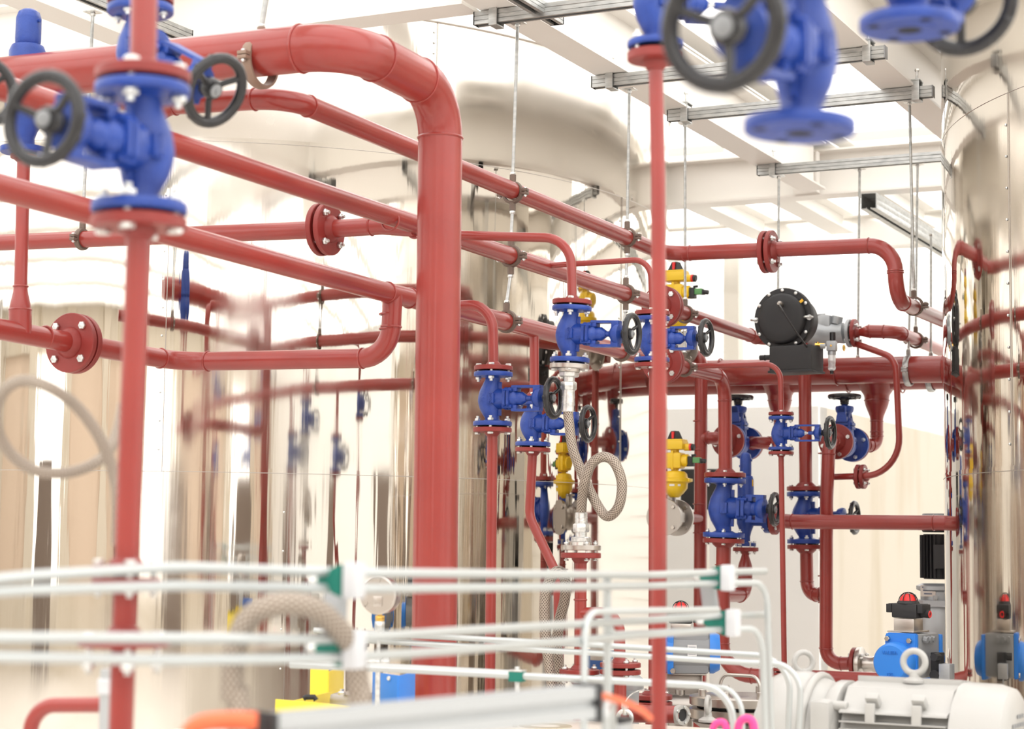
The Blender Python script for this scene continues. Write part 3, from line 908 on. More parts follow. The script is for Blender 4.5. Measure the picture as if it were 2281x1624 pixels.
wpart(rc, 'bonnet_casting', bn, GREYL)
dc = W(1746, 711, 9.35)                                 # drum, face towards -U
nd = (-U * .97 - N * .10 + Z3 * 0).normalized()
dr = .150 * 9.35 / 9.0
dm = MB().lathe([(dr * .55, -.16), (dr * .8, -.14), (dr * .86, -.03), (dr, -.018), (dr, .010), (dr * .985, .014), (dr * .82, .014), (dr * .815, .028), (dr * .79, .038), (dr * .72, .044), (dr * .5, .046), (0, .047)], dc, nd, 56)
drum = wpart(rc, 'drum', dm, BLACKM)
Fd = frame(nd, Z3)
for k in range(12):
    a = 2 * PI * (k + .0) / 12 + .0
    if k in (4, 8) and False: continue
    p = dc + Fd @ V((dr * .92 * math.cos(a), dr * .92 * math.sin(a), .014))
    if k in (3, 9):
        wpart(rc, 'lifting_eye', MB().torus(p + nd * .014, Fd @ V((math.cos(a + PI / 2), math.sin(a + PI / 2), 0)) , .020, .0055, 20, 8).cyl(p, p + nd * .004, .014, 12), ZINC, 'small zinc lifting eye', drum)
    else:
        wpart(rc, 'drum_screw', MB().lathe([(.0088, 0), (.0088, .006), (.006, .0085), (0, .009)], p, nd, 14), ZINC, None, drum)
wpart(rc, 'warning_sticker', MB().box(dc + Fd @ V((dr * .50, -dr * .66, .030)), (.032, .014, .003), Fd @ Matrix.Rotation(-.9, 3, 'Z'), .001), WARN, 'small yellow sticker', drum)
gl = W(1737, 677, 9.29)
cb = MB().tube(spline([gl, W(1740, 686, 9.20), W(1765, 726, 9.18), W(1795, 770, 9.2), W(1812, 785, 9.3), W(1830, 776, 9.4), W(1842, 766, 9.45)], 8), .0045, 10)
wpart(rc, 'air_hose', cb, BLACK)
wpart(rc, 'hose_fitting', MB().lathe([(.013, -.02), (.015, .0), (.011, .012), (.006, .018)], gl, nd, 14), STEELD)
bx = Wp(1774, 800, dc, N)
Fb = Matrix((nd.cross(Z3).normalized() * -1, -nd, Z3)).transposed()
Fb = Matrix((Z3.cross(nd).normalized(), nd, Z3)).transposed()
bmx = MB().box(bx, (.225, .16, .125), Fb, .010).box(bx - Z3 * .066, (.235, .17, .012), Fb, .003)
wpart(rc, 'positioner_box', bmx, BLACKM)
wpart(rc, 'cable_gland', MB().cyl(Wp(1716, 796, dc, N), Wp(1692, 797, dc, N), .013, 12, ch=.002).torus(Wp(1704, 797, dc, N), N, .013, .003, 16, 6), BLACKM)
q = Wp(1791, 796, dc + nd * .082, N)
lb = wpart(rc, 'rating_plate', MB().box(q, (.062, .003, .044), Fb, .0), PAPER, 'white rating plate with a blue heading')
wpart(rc, 'plate_heading', MB().box(q + nd * .002 + Z3 * .018, (.038, .001, .005), Fb), LBLUE, None, lb)
pr = MB()
for k in range(5): pr.box(q + nd * .002 + Z3 * (.008 - k * .006) - Fb.col[0] * .004 * (k % 2), (.044 - .008 * (k % 2), .001, .0014), Fb)
wpart(rc, 'plate_print', pr, PRINT, None, lb)
# filter regulator
rg = thing('filter_regulator', 'small silver filter regulator with clear bowl, right of the black drum', 'regulator', W(1853, 830, 9.3))
f = lambda px, py: W(px, py, 9.3)
wpart(rg, 'adjusting_knob', MB().cyl(f(1855, 759), f(1855, 740), .0155, 12, ch=.002), BLACK)
wpart(rg, 'body', MB().box(f(1853, 771), (.046, .046, .050), HF, .005).cyl(f(1838, 771), f(1826, 771), .013, 12).cyl(f(1853, 783), f(1853, 790), .021, 16), GREYL)
wpart(rg, 'gauge_port', MB().cyl(f(1849, 771) - V((0, .026, 0)), f(1849, 771), .005, 12), BRASS)
CLR = mat('clear_plastic_bowl', (0.85, 0.86, 0.87), 0.15); CLR.node_tree.nodes['Principled BSDF'].inputs['Transmission Weight'].default_value = .6
wpart(rg, 'bowl', MB().lathe([(.010, -.085), (.018, -.078), (.020, -.07), (.017, -.06), (.019, -.03), (.019, 0)], f(1853, 788), Z3, 20), CLR)
wpart(rg, 'drain', MB().cyl(f(1853, 833), f(1853, 824), .009, 10), BLACK)
wpart(rg, 'elbow_fitting', MB().cyl(f(1815, 769), f(1836, 769), .011, 6).torus(f(1880, 775), N, .013, .004, 14, 6).cyl(f(1822, 762), f(1822, 776), .008, 10), BRASS)

# pipe after the control valve
CB2 = Wp(2000, 740, CB, N); CB3 = Wp(2098, 781, CB2, U)
px_ = Pipe('red pipe with a reducer leaving the control valve towards the right tank', [Wp(1936, 738, CB, N), CB2, CB3 + (CB3 - CB2).normalized() * 1.0], RP, .13)
px_.cone(Wp(1912, 741, CB, N), Wp(1937, 738, CB, N), .018, RP)
px_.flange(Wp(1900, 742, CB, N), N, .146, .018, .018)
px_.done()
bolt_ring(rc, cw(1912, 742), -N, .053, 4, .045, .011, .5, True)
# bypass loop: from that flange down to the small flange pair
T0 = Wp(1908, 766, CB, N); T1p = W(1985, 796, 9.45); T2p = W(2012, 830, 9.45); T3 = W(2008, 985, 9.45); T4 = W(1972, 1058, 9.5)
Q1 = W(1838, 1063, 9.74)
pz = Pipe('thin red bypass pipe curving from the control valve down to a small flange pair', [T0, W(1995, 798, 9.5), W(2007, 1058, 9.5), Q1], .0165, [.10, .19], bead=False, name='red_branch_pipe')
pz.pair(Wp(1918, 1062, Q1, N), N, .125, 4, gap=.006, t=.02); pz.done()

# ================================================================== headers and right hand group
E9 = None
c9 = W(1864, 984, 9.74)
v9 = valve(c9, c9 + U * .29, Z3, .183, .245, .176, 'blue valve with flat wheel on top, beside the reducer elbow at the right', nb=4, roll=0, bs=.0115)
c8 = W(1624, 982, 10.15)
v8 = valve(c8, c8 + U * .29, Z3, .183, .245, .172, 'blue valve with flat wheel on top, behind the largest blue valve', nb=4, roll=0, bs=.0115)
# header H2 with its tees, and H1 in front
F9, a9 = vend(v9, -1); a9 = U
k9 = F9 + U * .16
h2x = W(1953, 836, k9.y); k9b = V((h2x.x, h2x.y, 0))
p953 = Wp(1953, 992, k9, N)
H2c = Wp(1953, 836, k9, N)
H2a = Wp(1488, 850, k9, N); H2b = Wp(2290, 828, k9, N)
ph2 = Pipe('thick red header pipe at the back, with two necked outlets hanging below it', [H2a, H2b], .080, 0, bead=False)
def outlet(px):
    a = Wp(px, 845, k9, N); b = Wp(px, 892, k9, N); c = Wp(px, 938, k9, N); 
    ph2.mb.tube(spline([Wp(px, 850, k9, N), Wp(px, 868, k9, N), Wp(px, 880, k9, N), b], 4), [.115] + [.112, .105, .096, .088] + [.084, .079, .074, .070] + [.068, .067, .066, .066], 28)
    ph2.bead(b, Z3, .066); ph2.cone(b, c, .066, .034)
    d = Wp(px, 962, k9, N); ph2.bead(d, Z3, .034); return c
o9 = outlet(1953)
ph2.run([o9, V((o9.x, o9.y, F9.z)), V((o9.x, o9.y, F9.z)) - U * .10 - N * ((o9 - F9).dot(N)) * .5, F9 + U * .02], RP, .10)
ph2.flange(F9, U, .183, .02, RP)
# left outlet leading to the other flat wheel valve
F8, _ = vend(v8, -1)
o8 = outlet(1737)
ph2.run([o8, V((o8.x, o8.y, F8.z)), V((o8.x, o8.y, F8.z)) - U * .12 - N * ((o8 - F8).dot(N)) * .5, F8 + U * .02], RP, .09)
ph2.flange(F8, U, .183, .02, RP)
for px in (1713 - 22, 1760 + 33, 1890, 2010): ph2.bead(Wp(px, 842, k9, N), N, .080)
ph2.done()
fr = H2c - U * .27
H1a = Wp(1480, 833, fr, N); H1b = Wp(2290, 819, fr, N)
ph1 = Pipe('thick red header pipe in front, held by a grey clamp near the right tank', [H1a, H1b], .0705, 0, bead=False)
for px in (1606, 1865): ph1.bead(Wp(px, 828, fr, N), N)
ph1.mb.torus(Wp(2110, 824, fr, N), N, .075, .02, 32, 8)
ph1.done()
clamp(Wp(2024, 826, fr, N), N, .0705, 'grey clamp hanging the front header near the right tank', m=GALV, wid=.03)
clamp(Wp(2074, 836, k9, N), N, .080, 'grey clamp hanging the rear header beside the right tank', m=GALV, wid=.03)

# vertical pipe at 1558 with tees to the valve and to the steel ball valve
R58 = W(1558, 1100, 9.9)
p58 = Pipe('vertical red pipe behind the yellow actuators, teed to both of their valves', [Wp(1500, 788, R58, N), Wp(1562, 788, R58, N), Wp(1560, 1200, R58, N), Wp(1558, 1640, R58, N), floor(Wp(1558, 1640, R58, N))], RP, [.07, 0, 0])
for y in (938, 1002, 1123, 1187, 1540): p58.bead(Wp(1559, y, R58, N), Z3)
F8f, a8 = vend(v8, 1)
s58 = Wp(1559, 974, R58, N)
p58.run([s58, Wp(1590, 976, R58, N), F8f - U * .02], .032, .04)
p58.bead(Wp(1578, 975, R58, N), N, .033)
p58.flange(F8f, -U, .183, .02, RP)
p58.run([Wp(1559, 1155, R58, N), Wp(1559, 1155, R58, N) - U * .24 - N * .05], .032, 0)
p58.done()

# pipe at 1838 and valve V7
R7 = Wp(1793, 760, CB, N)
V7t = Wp(1795, 1096, R7, N); V7b = Wp(1796, 1211, R7, N)
v7 = valve(V7t, V7b, N, .196, .258, .176, 'blue globe valve behind the long low horizontal red pipe, right of the small valve', roll=PI / 2, bs=.0115)
e, ax = vend(v7, 1)
p7 = Pipe('vertical red pipe descending from behind the black drum to the valve under it', [Wp(1792, 752, R7, N), e], RP, 0)
p7.flange(e, ax, .196, .022); p7.done()
R38 = W(1838, 1200, 9.70)
e9, _ = vend(v9, 1)
top38 = Wp(1836, 985, R38, N)
F9f, _ = vend(v9, 1)
fB = Wp(1908, 1478, R38, N)
p38 = Pipe('vertical red pipe before the precast wall corner, elbowed right to the blue actuator', [F9f + U * .02, F9f - U * .13, Wp(1841, 1120, F9f - U * .13, N), Wp(1840, 1478, R38, N), fB], RP, [.07, .0, .13])
p38.flange(F9f, -U, .183, .02)
p38.flange(fB, -N, .160, .02)
for y in (1010, 1283, 1342): p38.bead(Wp(1838, y, R38, N), Z3)
e, ax = vend(v7, -1)
p38.run([e, Wp(1798, 1325, R7, N), Wp(1838, 1325, R38, N)], RP, .09)
p38.bead(Wp(1825, 1324, R38, N), N)
p38.flange(e, ax, .196, .022)
p38.done()

# relief valves ------------------------------------------------------
def relief(base, H, r, label, out=None, lever=True):
    """spring relief valve: base point on its inlet flange, total height H, bonnet radius r"""
    rt = thing('relief_valve', label, 'relief valve', base)
    fl = MB().lathe([(r * .8, 0), (r * 1.7, 0), (r * 1.75, H * .006), (r * 1.75, H * .035), (r * 1.0, H * .045)], (0, 0, 0), Z3, 36)
    lpart(rt, 'inlet_flange', fl, BLUE)
    b = MB().lathe([(r * .8, H * .03), (r * .75, H * .10), (r * 1.0, H * .16), (r * 1.5, H * .24), (r * 1.55, H * .34), (r * 1.15, H * .40), (r * 1.2, H * .42), (r * 1.45, H * .425), (r * 1.45, H * .455), (r * 1.4, H * .46), (r * 1.38, H * .70), (r * 1.2, H * .74), (r * .9, H * .75)], (0, 0, 0), Z3, 36)
    lpart(rt, 'valve_body', b, BLUE)
    c = MB().lathe([(r * .9, H * .745), (r * .98, H * .76), (r * 1.0, H * .80), (r * .98, H * .93), (r * .80, H * .975), (r * .45, H * .995), (0, H)], (0, 0, 0), Z3, 10)
    for s in (1, -1): c.lathe([(0, -.004), (.006, -.003), (.006, .003), (0, .004)], N * s * r * 1.02 + Z3 * H * (.88 + .03 * s), N, 10)
    lpart(rt, 'spring_cap', c, BLUE)
    if out:
        o = MB().lathe([(r * 1.0, 0), (r * 1.05, out * .6), (r * 1.3, out * .75), (r * 2.2, out * .78), (r * 2.2, out * .98), (r * 1.4, out)], Z3 * H * .28, N, 36)
        lpart(rt, 'outlet_flange', o, BLUE)
    return rt
Yr = 9.6
bR = W(1661, 1217, Yr); HR = (W(1661, 1007, Yr) - bR).length
rv2 = relief(bR, HR, .030, 'tall blue spring relief valve behind the largest blue valve, small yellow tag', out=.135)
lpart(rv2, 'tag', MB().box(N * .042 * .9 - U * .012 + Z3 * HR * .67, (.012, .004, .034), HF), WARN, 'small yellow tag')
bolt_ring(rv2, (0, 0, .02), (0, 0, -1), .050, 4, .045, .009, .5)
cO = W(1757, 1162, Yr); 
ofc = bR + Z3 * HR * .28 + N * .138
po = Pipe('long low horizontal red pipe running right into the mirror tank', [ofc, Wp(1760, 1162, bR, N) , Wp(2105, 1165, bR, N), Wp(2180, 1166, bR, N)], .0365, 0, bead=False)
po.bead(Wp(1765, 1162, bR, N), N); po.bead(Wp(2080, 1165, bR, N), N)
po.flange(ofc, N, .148, .028)
po.done()
bolt_ring(rv2, (ofc + N * .03) - bR, -N, .058, 4, .055, .0105, .5)
pr_ = Pipe('short red reducer and elbow under the relief valve behind the largest valve', [W(1660, 1268, Yr), W(1660, 1325, Yr), Wp(1611, 1325, CC1, N)], .0365, .07)
pr_.cone(W(1660, 1228, Yr), W(1660, 1266, Yr), .016, .0365)
pr_.flange(bR - Z3 * .005, -Z3, .130, .020, .016)
pr_.bead(W(1660, 1290, Yr), Z3)
pr_.done()
# left relief valve
brv = rv_b + Z3 * .006
H_ = (W(64, 20, rv_b.y) - brv).length
relief(brv, H_, .043, 'blue spring relief valve rising behind the thickest pipe at the upper left')

# ------------------------------------------------------------------ yellow actuated steel ball valves
def yellow(px, py_top, py_bot, Y, label, disc):
    b = W(px, py_bot, Y); H = (W(px, py_top, Y) - b).length
    rt = thing('yellow_actuator', label, 'actuator', b)
    s = H / .33
    D = MB().lathe([(.022 * s, 0), (.045 * s, .02 * s), (.064 * s, .045 * s), (.066 * s, .072 * s), (.084 * s, .078 * s), (.084 * s, .094 * s), (.066 * s, .098 * s), (.062 * s, .118 * s), (.050 * s, .130 * s), (.018 * s, .134 * s), (.018 * s, .150 * s)], (0, 0, 0), Z3, 36)
    D.box(N * .055 * s + Z3 * .086 * s, (.065 * s, .05 * s, .016 * s), HF, .003)
    lpart(rt, 'spring_housing', D, YELLOW)
    M = MB().box(Z3 * .185 * s, (.090 * s, .080 * s, .080 * s), HF, .012 * s)
    M.cyl(N * -.075 * s + Z3 * .185 * s, N * .075 * s + Z3 * .185 * s, .032 * s, 24, ch=.004)
    M.box(Z3 * .185 * s, (.13 * s, .03 * s, .012 * s), HF, .003).box(Z3 * .185 * s, (.012 * s, .086 * s, .095 * s), HF, .003)
    M.cyl(Z3 * .140 * s, Z3 * .245 * s, .022 * s, 16)
    lpart(rt, 'cylinder_block', M, YELLOW)
    T = MB().box(Z3 * .262 * s, (.115 * s, .09 * s, .045 * s), HF, .010 * s).box(Z3 * .286 * s, (.105 * s, .085 * s, .012 * s), HF, .004 * s)
    T.cyl(N * .05 * s + Z3 * .252 * s, N * .085 * s + Z3 * .252 * s, .018 * s, 16, ch=.002)
    top = lpart(rt, 'switch_box', T, YELLOW)
    lpart(rt, 'red_ring', MB().cyl(N * .080 * s + Z3 * .252 * s, N * .090 * s + Z3 * .252 * s, .0185 * s, 18), REDI, None, top)
    lpart(rt, 'cable_gland', MB().cyl(N * .090 * s + Z3 * .252 * s, N * .104 * s + Z3 * .250 * s, .017 * s, 18, ch=.002), BLACKM, None, top)
    lpart(rt, 'indicator_cone', MB().lathe([(.040 * s, 0), (.022 * s, .040 * s), (.018 * s, .042 * s)], Z3 * .292 * s, Z3, 4), BLACKM, 'dark position indicator')
    lpart(rt, 'indicator_window', MB().box(Z3 * .312 * s - U * .024 * s, (.012 * s, .018 * s, .034 * s), HF), REDI, 'red indicator window')
    E = MB().box(N * .085 * s + Z3 * .180 * s, (.03 * s, .04 * s, .05 * s), HF, .002).cyl(N * .090 * s + Z3 * .21 * s, N * .112 * s + Z3 * .212 * s, .006 * s, 10)
    sv = lpart(rt, 'solenoid_valve', E, BLACKM)
    lpart(rt, 'connector', MB().box(N * .118 * s + Z3 * .186 * s, (.040 * s, .03 * s, .028 * s), HF, .003), GRNI, 'green connector', sv)
    lpart(rt, 'plug', MB().cyl(N * .135 * s + Z3 * .184 * s, N * .166 * s + Z3 * .180 * s, .011 * s, 12, ch=.002).box(N * .138 * s + Z3 * .182 * s, (.016 * s, .026 * s, .024 * s), HF, .002), BLACKM, None, sv)
    lb = MB()
    q = .0665 * s
    for (a, w_) in ((.35, .026), (.9, .014)):
        dd = (-U * math.cos(a - .2) + N * math.sin(a - .2)); lb.box(dd * q + Z3 * .060 * s, (w_ * s, .002, .010 * s), frame(Z3, dd.cross(Z3)))
    lpart(rt, 'sticker', lb, PAPER, 'small white stickers')
    return rt
yellow(1503, 962, 1108, 9.55, 'yellow actuator in front of the black panel, above the lower steel ball valve', None)
yellow(1505, 586, 738, 9.75, 'yellow actuator at mid height between the tank edge and a hanger rod', None)
def ballvalve(c, label, r=.0925, L=.19):
    rt = thing('steel_ball_valve', label, 'ball valve', c)
    m = MB().lathe([(.05, 0), (r, 0), (r, .018), (.056, .020), (.052, .05), (.068, .075), (.068, .115), (.052, .14), (.056, .17), (r, .172), (r, .19), (.05, .19)], (0, 0, 0), U, 48)
    m.cyl(Z3 * .05 + U * .095, Z3 * .115 + U * .095, .028, 20)
    m.box(N * .062 + U * .095, (.012, .06, .05), HF, .004)
    m.box(U * .095 + Z3 * .118, (.07, .07, .012), HF, .003)
    lpart(rt, 'valve_body', m, STEELD)
    for s in (0, 1):
        for k in range(4):
            a = PI / 4 + k * PI / 2
            d = N * math.cos(a) + Z3 * math.sin(a)
            bolt(rt, d * .072 + U * (0 if s == 0 else .172), U, .018, .011, m=STEEL)
    return rt
ballvalve(W(1478, 1152, 9.50), 'stainless steel flanged ball valve under the lower yellow actuator')
ballvalve(W(1490, 770, 9.70), 'stainless steel flanged ball valve partly hidden behind a blue valve yoke')
# black panel on the far wall
bp_ = W(1560, 1090, 12.6)
rt = thing('black_panel', 'plain black panel on the white wall behind the vertical pipe', 'panel', V((bp_.x, bp_.y, bp_.z - .17)))
wpart(rt, 'screen', MB().box(bp_, (.27, .03, .27), HF, .004), BLACKM)
wpart(rt, 'bracket', MB().box(bp_ + U * .25, (.05, .5, .05), HF), BLACKM)
wpart(rt, 'post', MB().box(V((bp_.x, bp_.y, bp_.z / 2)) + U * .1, (.04, .04, bp_.z), HF), PILM)

# ================================================================== clamps and rods
cl = lambda px, py, lab, r=RP, **k: clamp(P(px, py), U, r, lab, side=N, **k)
cl(1142, 429, 'brown pipe clamp on the uppermost pipe, right of the thickest pipe', down=True)
cl(1138, 571, 'brown pipe clamp on the middle pipe, above the valve by the thickest pipe', down=True)
cl(1128, 716, 'brown pipe clamp on the lowest parallel pipe, left of the braided hose valve')
cl(1397, 529, 'brown pipe clamp on the uppermost pipe, left of the tall blurred post', down=True)
cl(1394, 655, 'brown pipe clamp on the middle pipe just above the handwheel of the hose valve', down=True)
cl(1384, 783, 'brown pipe clamp on the lowest parallel pipe behind the hose valve handwheel')
cl(1526, 700, 'brown pipe clamp on the middle pipe in front of the upper yellow actuator')
cl(1524, 819, 'brown pipe clamp on the lowest parallel pipe right of the tall blurred post')
clamp(Wp(2036, 682, C3, U), U, RP, 'brown pipe clamp on the uppermost pipe just after its drop at the right', side=N)
clamp(Wp(2040, 758, CB2, U), U, RP, 'brown pipe clamp on the pipe behind the control valve, near the right tank', side=N)
clamp(Wp(183, 533, J, N), N, .032, 'dark pipe clamp on the horizontal pipe at the left edge')
kc = Wp(580, 138, K1, N)
clamp(kc, N, .0705, 'light brown pipe clamp around the thickest pipe at its top', wid=.032, side=-U, m=mat('sand_cast_clamp', (.27, .185, .14), .45, .3))
def rd(px0, py0, px1, py1, ref, lab, dirn=N, **k):
    rod(Wp(px0, py0, ref, dirn), Wp(px1, py1, ref, dirn), lab, **k)
ref = P(1142, 429)
off = Z3 * .068
def vrod(top_px, top_py, cpt, r, lab, plate=True, **k):
    b = cpt + Z3 * (r + .034)
    a = Wz(top_px, top_py, 0.0) if False else None
    t = Wp(top_px, top_py, b, N)
    rod(t, b, lab, plate=plate, **k)
vrod(1153, 52, P(1142, 429), RP, 'zinc hanger rod from the top centre channel to the uppermost pipe')
vrod(1402, 200, P(1397, 529), RP, 'zinc hanger rod from the second channel down to the uppermost pipe')
vrod(1526, 276, P(1526, 700), RP, 'zinc hanger rod right of the tall blurred post, ending before the upper yellow actuator')
vrod(1735, 393, Wp(1733, 700, CB, N) , -.03, 'zinc hanger rod vanishing behind the black drum')
vrod(1915, 377, Wp(1911, 815, fr, N), .01, 'zinc hanger rod passing behind the bend right of the red flange pair')
vrod(2026, 228, Wp(2036, 682, C3, U) - N * .0, RP, 'long zinc hanger rod holding the uppermost pipe near the right tank')
vrod(2044, 367, Wp(2040, 758, CB2, U), RP, 'zinc hanger rod just right of the long rod near the right tank')
vrod(2032, 505, Wp(2024, 826, fr, N), .0705, 'thin hanger rod to the front header clamp', plate=False)
vrod(2074, 520, Wp(2074, 836, k9, N), .080, 'thin hanger rod nearest the right tank, to the rear header', plate=False)
vrod(207, 28, Wp(183, 533, J, N), .032, 'zinc hanger rod at the upper left, crossing behind the parallel pipes')
vrod(596, -20, kc, .0705, 'thick zinc hanger rod holding the thickest pipe', thick=.008)
def drod(a, ra, b, rb, lab):
    rod(a - Z3 * (ra + .036), b + Z3 * (rb + .036), lab)
drod(P(1142, 429), RP, P(1138, 571), RP, 'short hanger rod between the upper and middle pipes beside the thickest pipe')
drod(P(1138, 571), RP, P(1128, 716), RP, 'short hanger rod between the middle and lowest pipes beside the thickest pipe')
drod(P(1397, 529), RP, P(1394, 655), RP, 'short hanger rod between the upper and middle pipes left of the blurred post')
drod(P(1394, 655), RP, P(1384, 783), RP, 'short hanger rod between the middle and lowest pipes behind the hose valve')
drod(P(1526, 700), RP, P(1524, 819), RP, 'short hanger rod seen through the yoke right of the blurred post')

# ================================================================== braided hose and its fittings
e1, ax1 = vend(v1, -1)
def hose_end(c, ax, D, hx, lab, ln, flange_=True):
    """flange, hex union and ferrule growing along ax"""
    rt = thing('hose_fitting', lab, 'hose fitting', c)
    ax = ax.normalized(); t = D * .115
    if flange_:
        m = MB().lathe([(.02, 0), (D / 2 - .002, 0), (D / 2, .002), (D / 2, t), (D / 2 - .003, t + .002), (D * .28, t + .002), (D * .27, t + .012), (.022, t + .014)], (0, 0, 0), ax, 40)
        lpart(rt, 'flange', m, STEEL)
    m = MB().hexa(ax * (t + .010), ax * (t + .030), .034).cyl(ax * (t + .028), ax * (t + .045), .020, 20).hexa(ax * (t + .045), ax * (t + .075), .028)
    lpart(rt, 'union_nut', m, ZINC)
    m = MB().cyl(ax * (t + .07), ax * (t + ln), .0215, 24, ch=.002)
    for q in (.35, .6): m.torus(ax * (t + .07 + (ln - .07) * q), ax, .0213, .0014, 24, 6)
    lpart(rt, 'ferrule', m, ZINC)
    return c + ax * (t + ln)
he = hose_end(e1, ax1, .137, 0, 'steel hose fitting hanging under the valve with the braided hose', .150)
Hh = lambda px, py, dy=0: Wp(px, py, SB - U * dy, N)
top_low = Hh(1295, 1142)
hp = [he - ax1 * .01, Hh(1268, 945), Hh(1276, 1000), Hh(1297, 1055, -.01), Hh(1325, 1115, .0), Hh(1352, 1150, .01), Hh(1378, 1128, .03), Hh(1385, 1075, .04), Hh(1368, 1030, .05), Hh(1343, 1018, .055), Hh(1318, 1034, .055), Hh(1302, 1075, .05), Hh(1297, 1110, .02), top_low]
tag(MB().tube(spline(hp, 10), .0172, 24).build('braided_hose', HOSE), 'braided steel hose looping once between two steel fittings at centre', 'hose')
lf = Wp(1294, 1226, SB, N)
hose_end(lf, Z3, .137, 0, 'steel hose fitting standing on the flange below the looped hose', (top_low - lf).length - .137 * .115)
pf = Pipe('short red standpipe below the looped braided hose, teed to a bent branch', [lf - Z3 * .016, Wp(1292, 1500, SB, N)], .0205, 0, bead=False, name='red_standpipe')
pf.flange(lf - Z3 * .008, -Z3, .137, .018)
pf.bead(Wp(1293, 1336, SB, N), Z3)
pf.run([Wp(1293, 1366, SB, N), Wp(1379, 1364, SB, N), Wp(1381, 1490, SB, N)], .0195, .07, bead=False)
g1 = Wp(1291, 1504, SB, N); g2 = Wp(1382, 1489, SB, N)
pf.pair(g1, Z3, .137, 4, gap=.008, ph=.5); pf.pair(g2, Z3, .137, 4, gap=.008, ph=.5)
bolt_ring(pf.root, lf - Z3 * .030, Z3, .053, 4, .05, .008, .5, True)
pf.run([g1 - Z3 * .02, floor(g1)], .021, 0, bead=False); pf.run([g2 - Z3 * .02, floor(g2)], .021, 0, bead=False)
pf.done()
tag(MB().tube(spline([Hh(1233, 1590), Hh(1230, 1530), Hh(1222, 1470), Hh(1214, 1400), Hh(1214, 1335), Hh(1226, 1290), Hh(1245, 1272), Hh(1259, 1292, -.03), Hh(1258, 1335, -.05), Hh(1246, 1385, -.06), Hh(1241, 1440, -.07), Hh(1246, 1500, -.08), Hh(1250, 1600, -.09)], 8), .0185, 24).build('braided_hose', HOSE),
    'braided steel hose in a tall upturned loop behind the white tubes', 'hose')
rt = thing('hose_fitting', 'zinc hex hose fitting on the cream cover, just under the upturned hose', 'hose fitting', Wp(1233, 1624, SB, N))
q = Wp(1233, 1624, SB, N)
wpart(rt, 'ferrule', MB().cyl(Hh(1233, 1582), Hh(1233, 1545), .0225, 20), ZINC)
wpart(rt, 'union_nut', MB().hexa(Hh(1233, 1615), Hh(1233, 1597), .026).cyl(Hh(1233, 1640), Hh(1233, 1580), .018, 20).hexa(Hh(1233, 1590), Hh(1233, 1580), .024), ZINC)

# ================================================================== foreground valves and posts
# post assembly at the left
Yp = 2.93
t10 = W(312, 196, Yp); b10 = W(311, 478, Yp)
t10 = W(318, 190, Yp); b10 = W(310, 476, Yp)
# real flange faces: upper blue top face, lower blue bottom face
v10 = valve(t10, b10, V((-.43, -.90, 0)), .150, .235, .148, 'large blurred blue valve at the left with its black handwheel facing the camera', bs=.0125)
e, ax = vend(v10, 1)
pu = Pipe('blurred vertical red pipe above the large left valve', [e, W(322, -60, Yp)], .0212, 0, bead=False, name='red_post')
pu.flange(e, ax, .150, .018); pu.done()
e, ax = vend(v10, -1)
fl1 = W(281, 1282, Yp); fl2 = W(275, 1440, Yp)
pw_ = Pipe('tall blurred vertical red post pipe at the left, below the large valve', [e, fl1, fl2, floor(W(268, 1700, Yp))], .0188, 0, bead=False, name='red_post')
pw_.flange(e, ax, .150, .018)
pw_.flange(fl1 + Z3 * .004, Z3, .105, .012); pw_.flange(fl1 - Z3 * .004, -Z3, .105, .012)
bolt_ring(pw_.root, fl1 + Z3 * .018, -Z3, .042, 4, .036, .009, .5, True)
pw_.flange(fl2, Z3, .140, .016)
bolt_ring(pw_.root, fl2 + Z3 * .016, -Z3, .052, 4, .04, .010, .5, True)
pw_.done()
# second valve behind it
Yq = 4.2
t11 = W(313, 14, Yq); b11 = W(312, 14 + 195, Yq)
v11 = valve(t11, b11, V((.80, -.60, 0)), .150, .275, .172, tilt=.50, label= 'blue valve behind the upper left post, its black handwheel in front of the thickest pipe', bs=.0095)
e, ax = vend(v11, 1)
p11 = Pipe('short red pipe at the top edge behind the upper left post', [e, e + Z3 * .4], .021, 0, bead=False, name='red_post'); p11.flange(e, ax, .150, .018); p11.done()
e, ax = vend(v11, -1)
p11 = Pipe('red pipe hidden for the most part behind the left post', [e, W(292, 1000, Yq), W(277, 1390, Yq), floor(W(277, 1390, Yq))], .020, 0, bead=False, name='red_post'); p11.flange(e, ax, .150, .018); p11.done()
# handwheel at the far left edge
rw = thing('valve_handwheel', 'dark handwheel rim just showing at the left edge beside the large handwheel', 'handwheel', W(-48, 205, 3.5), frame(Z3, V((.3, -.95, 0))))
handwheel(rw, 0, .074)
lpart(rw, 'spindle', MB().cyl((-.25, 0, 0), (0, 0, 0), .008, 12), ZINC)
# tall post right of centre
Ys = 4.0
f13 = W(1460, 112, Ys)
ps = Pipe('tall blurred vertical red post pipe right of centre', [f13 - Z3 * .004, W(1466, 400, Ys), W(1469, 900, Ys), floor(W(1471, 1700, Ys))], .0158, 0, bead=False, name='red_post')
ps.flange(f13 - Z3 * .004, -Z3, .122, .020, .018); ps.done()
t13 = W(1458, 112 - 210, Ys); b13 = W(1460, 106, Ys)
v13 = valve(t13, b13, V((.9, .2, 0)), .122, .235, .14, 'blurred blue valve body on top of the tall post right of centre', mated_top=False, bs=.011)
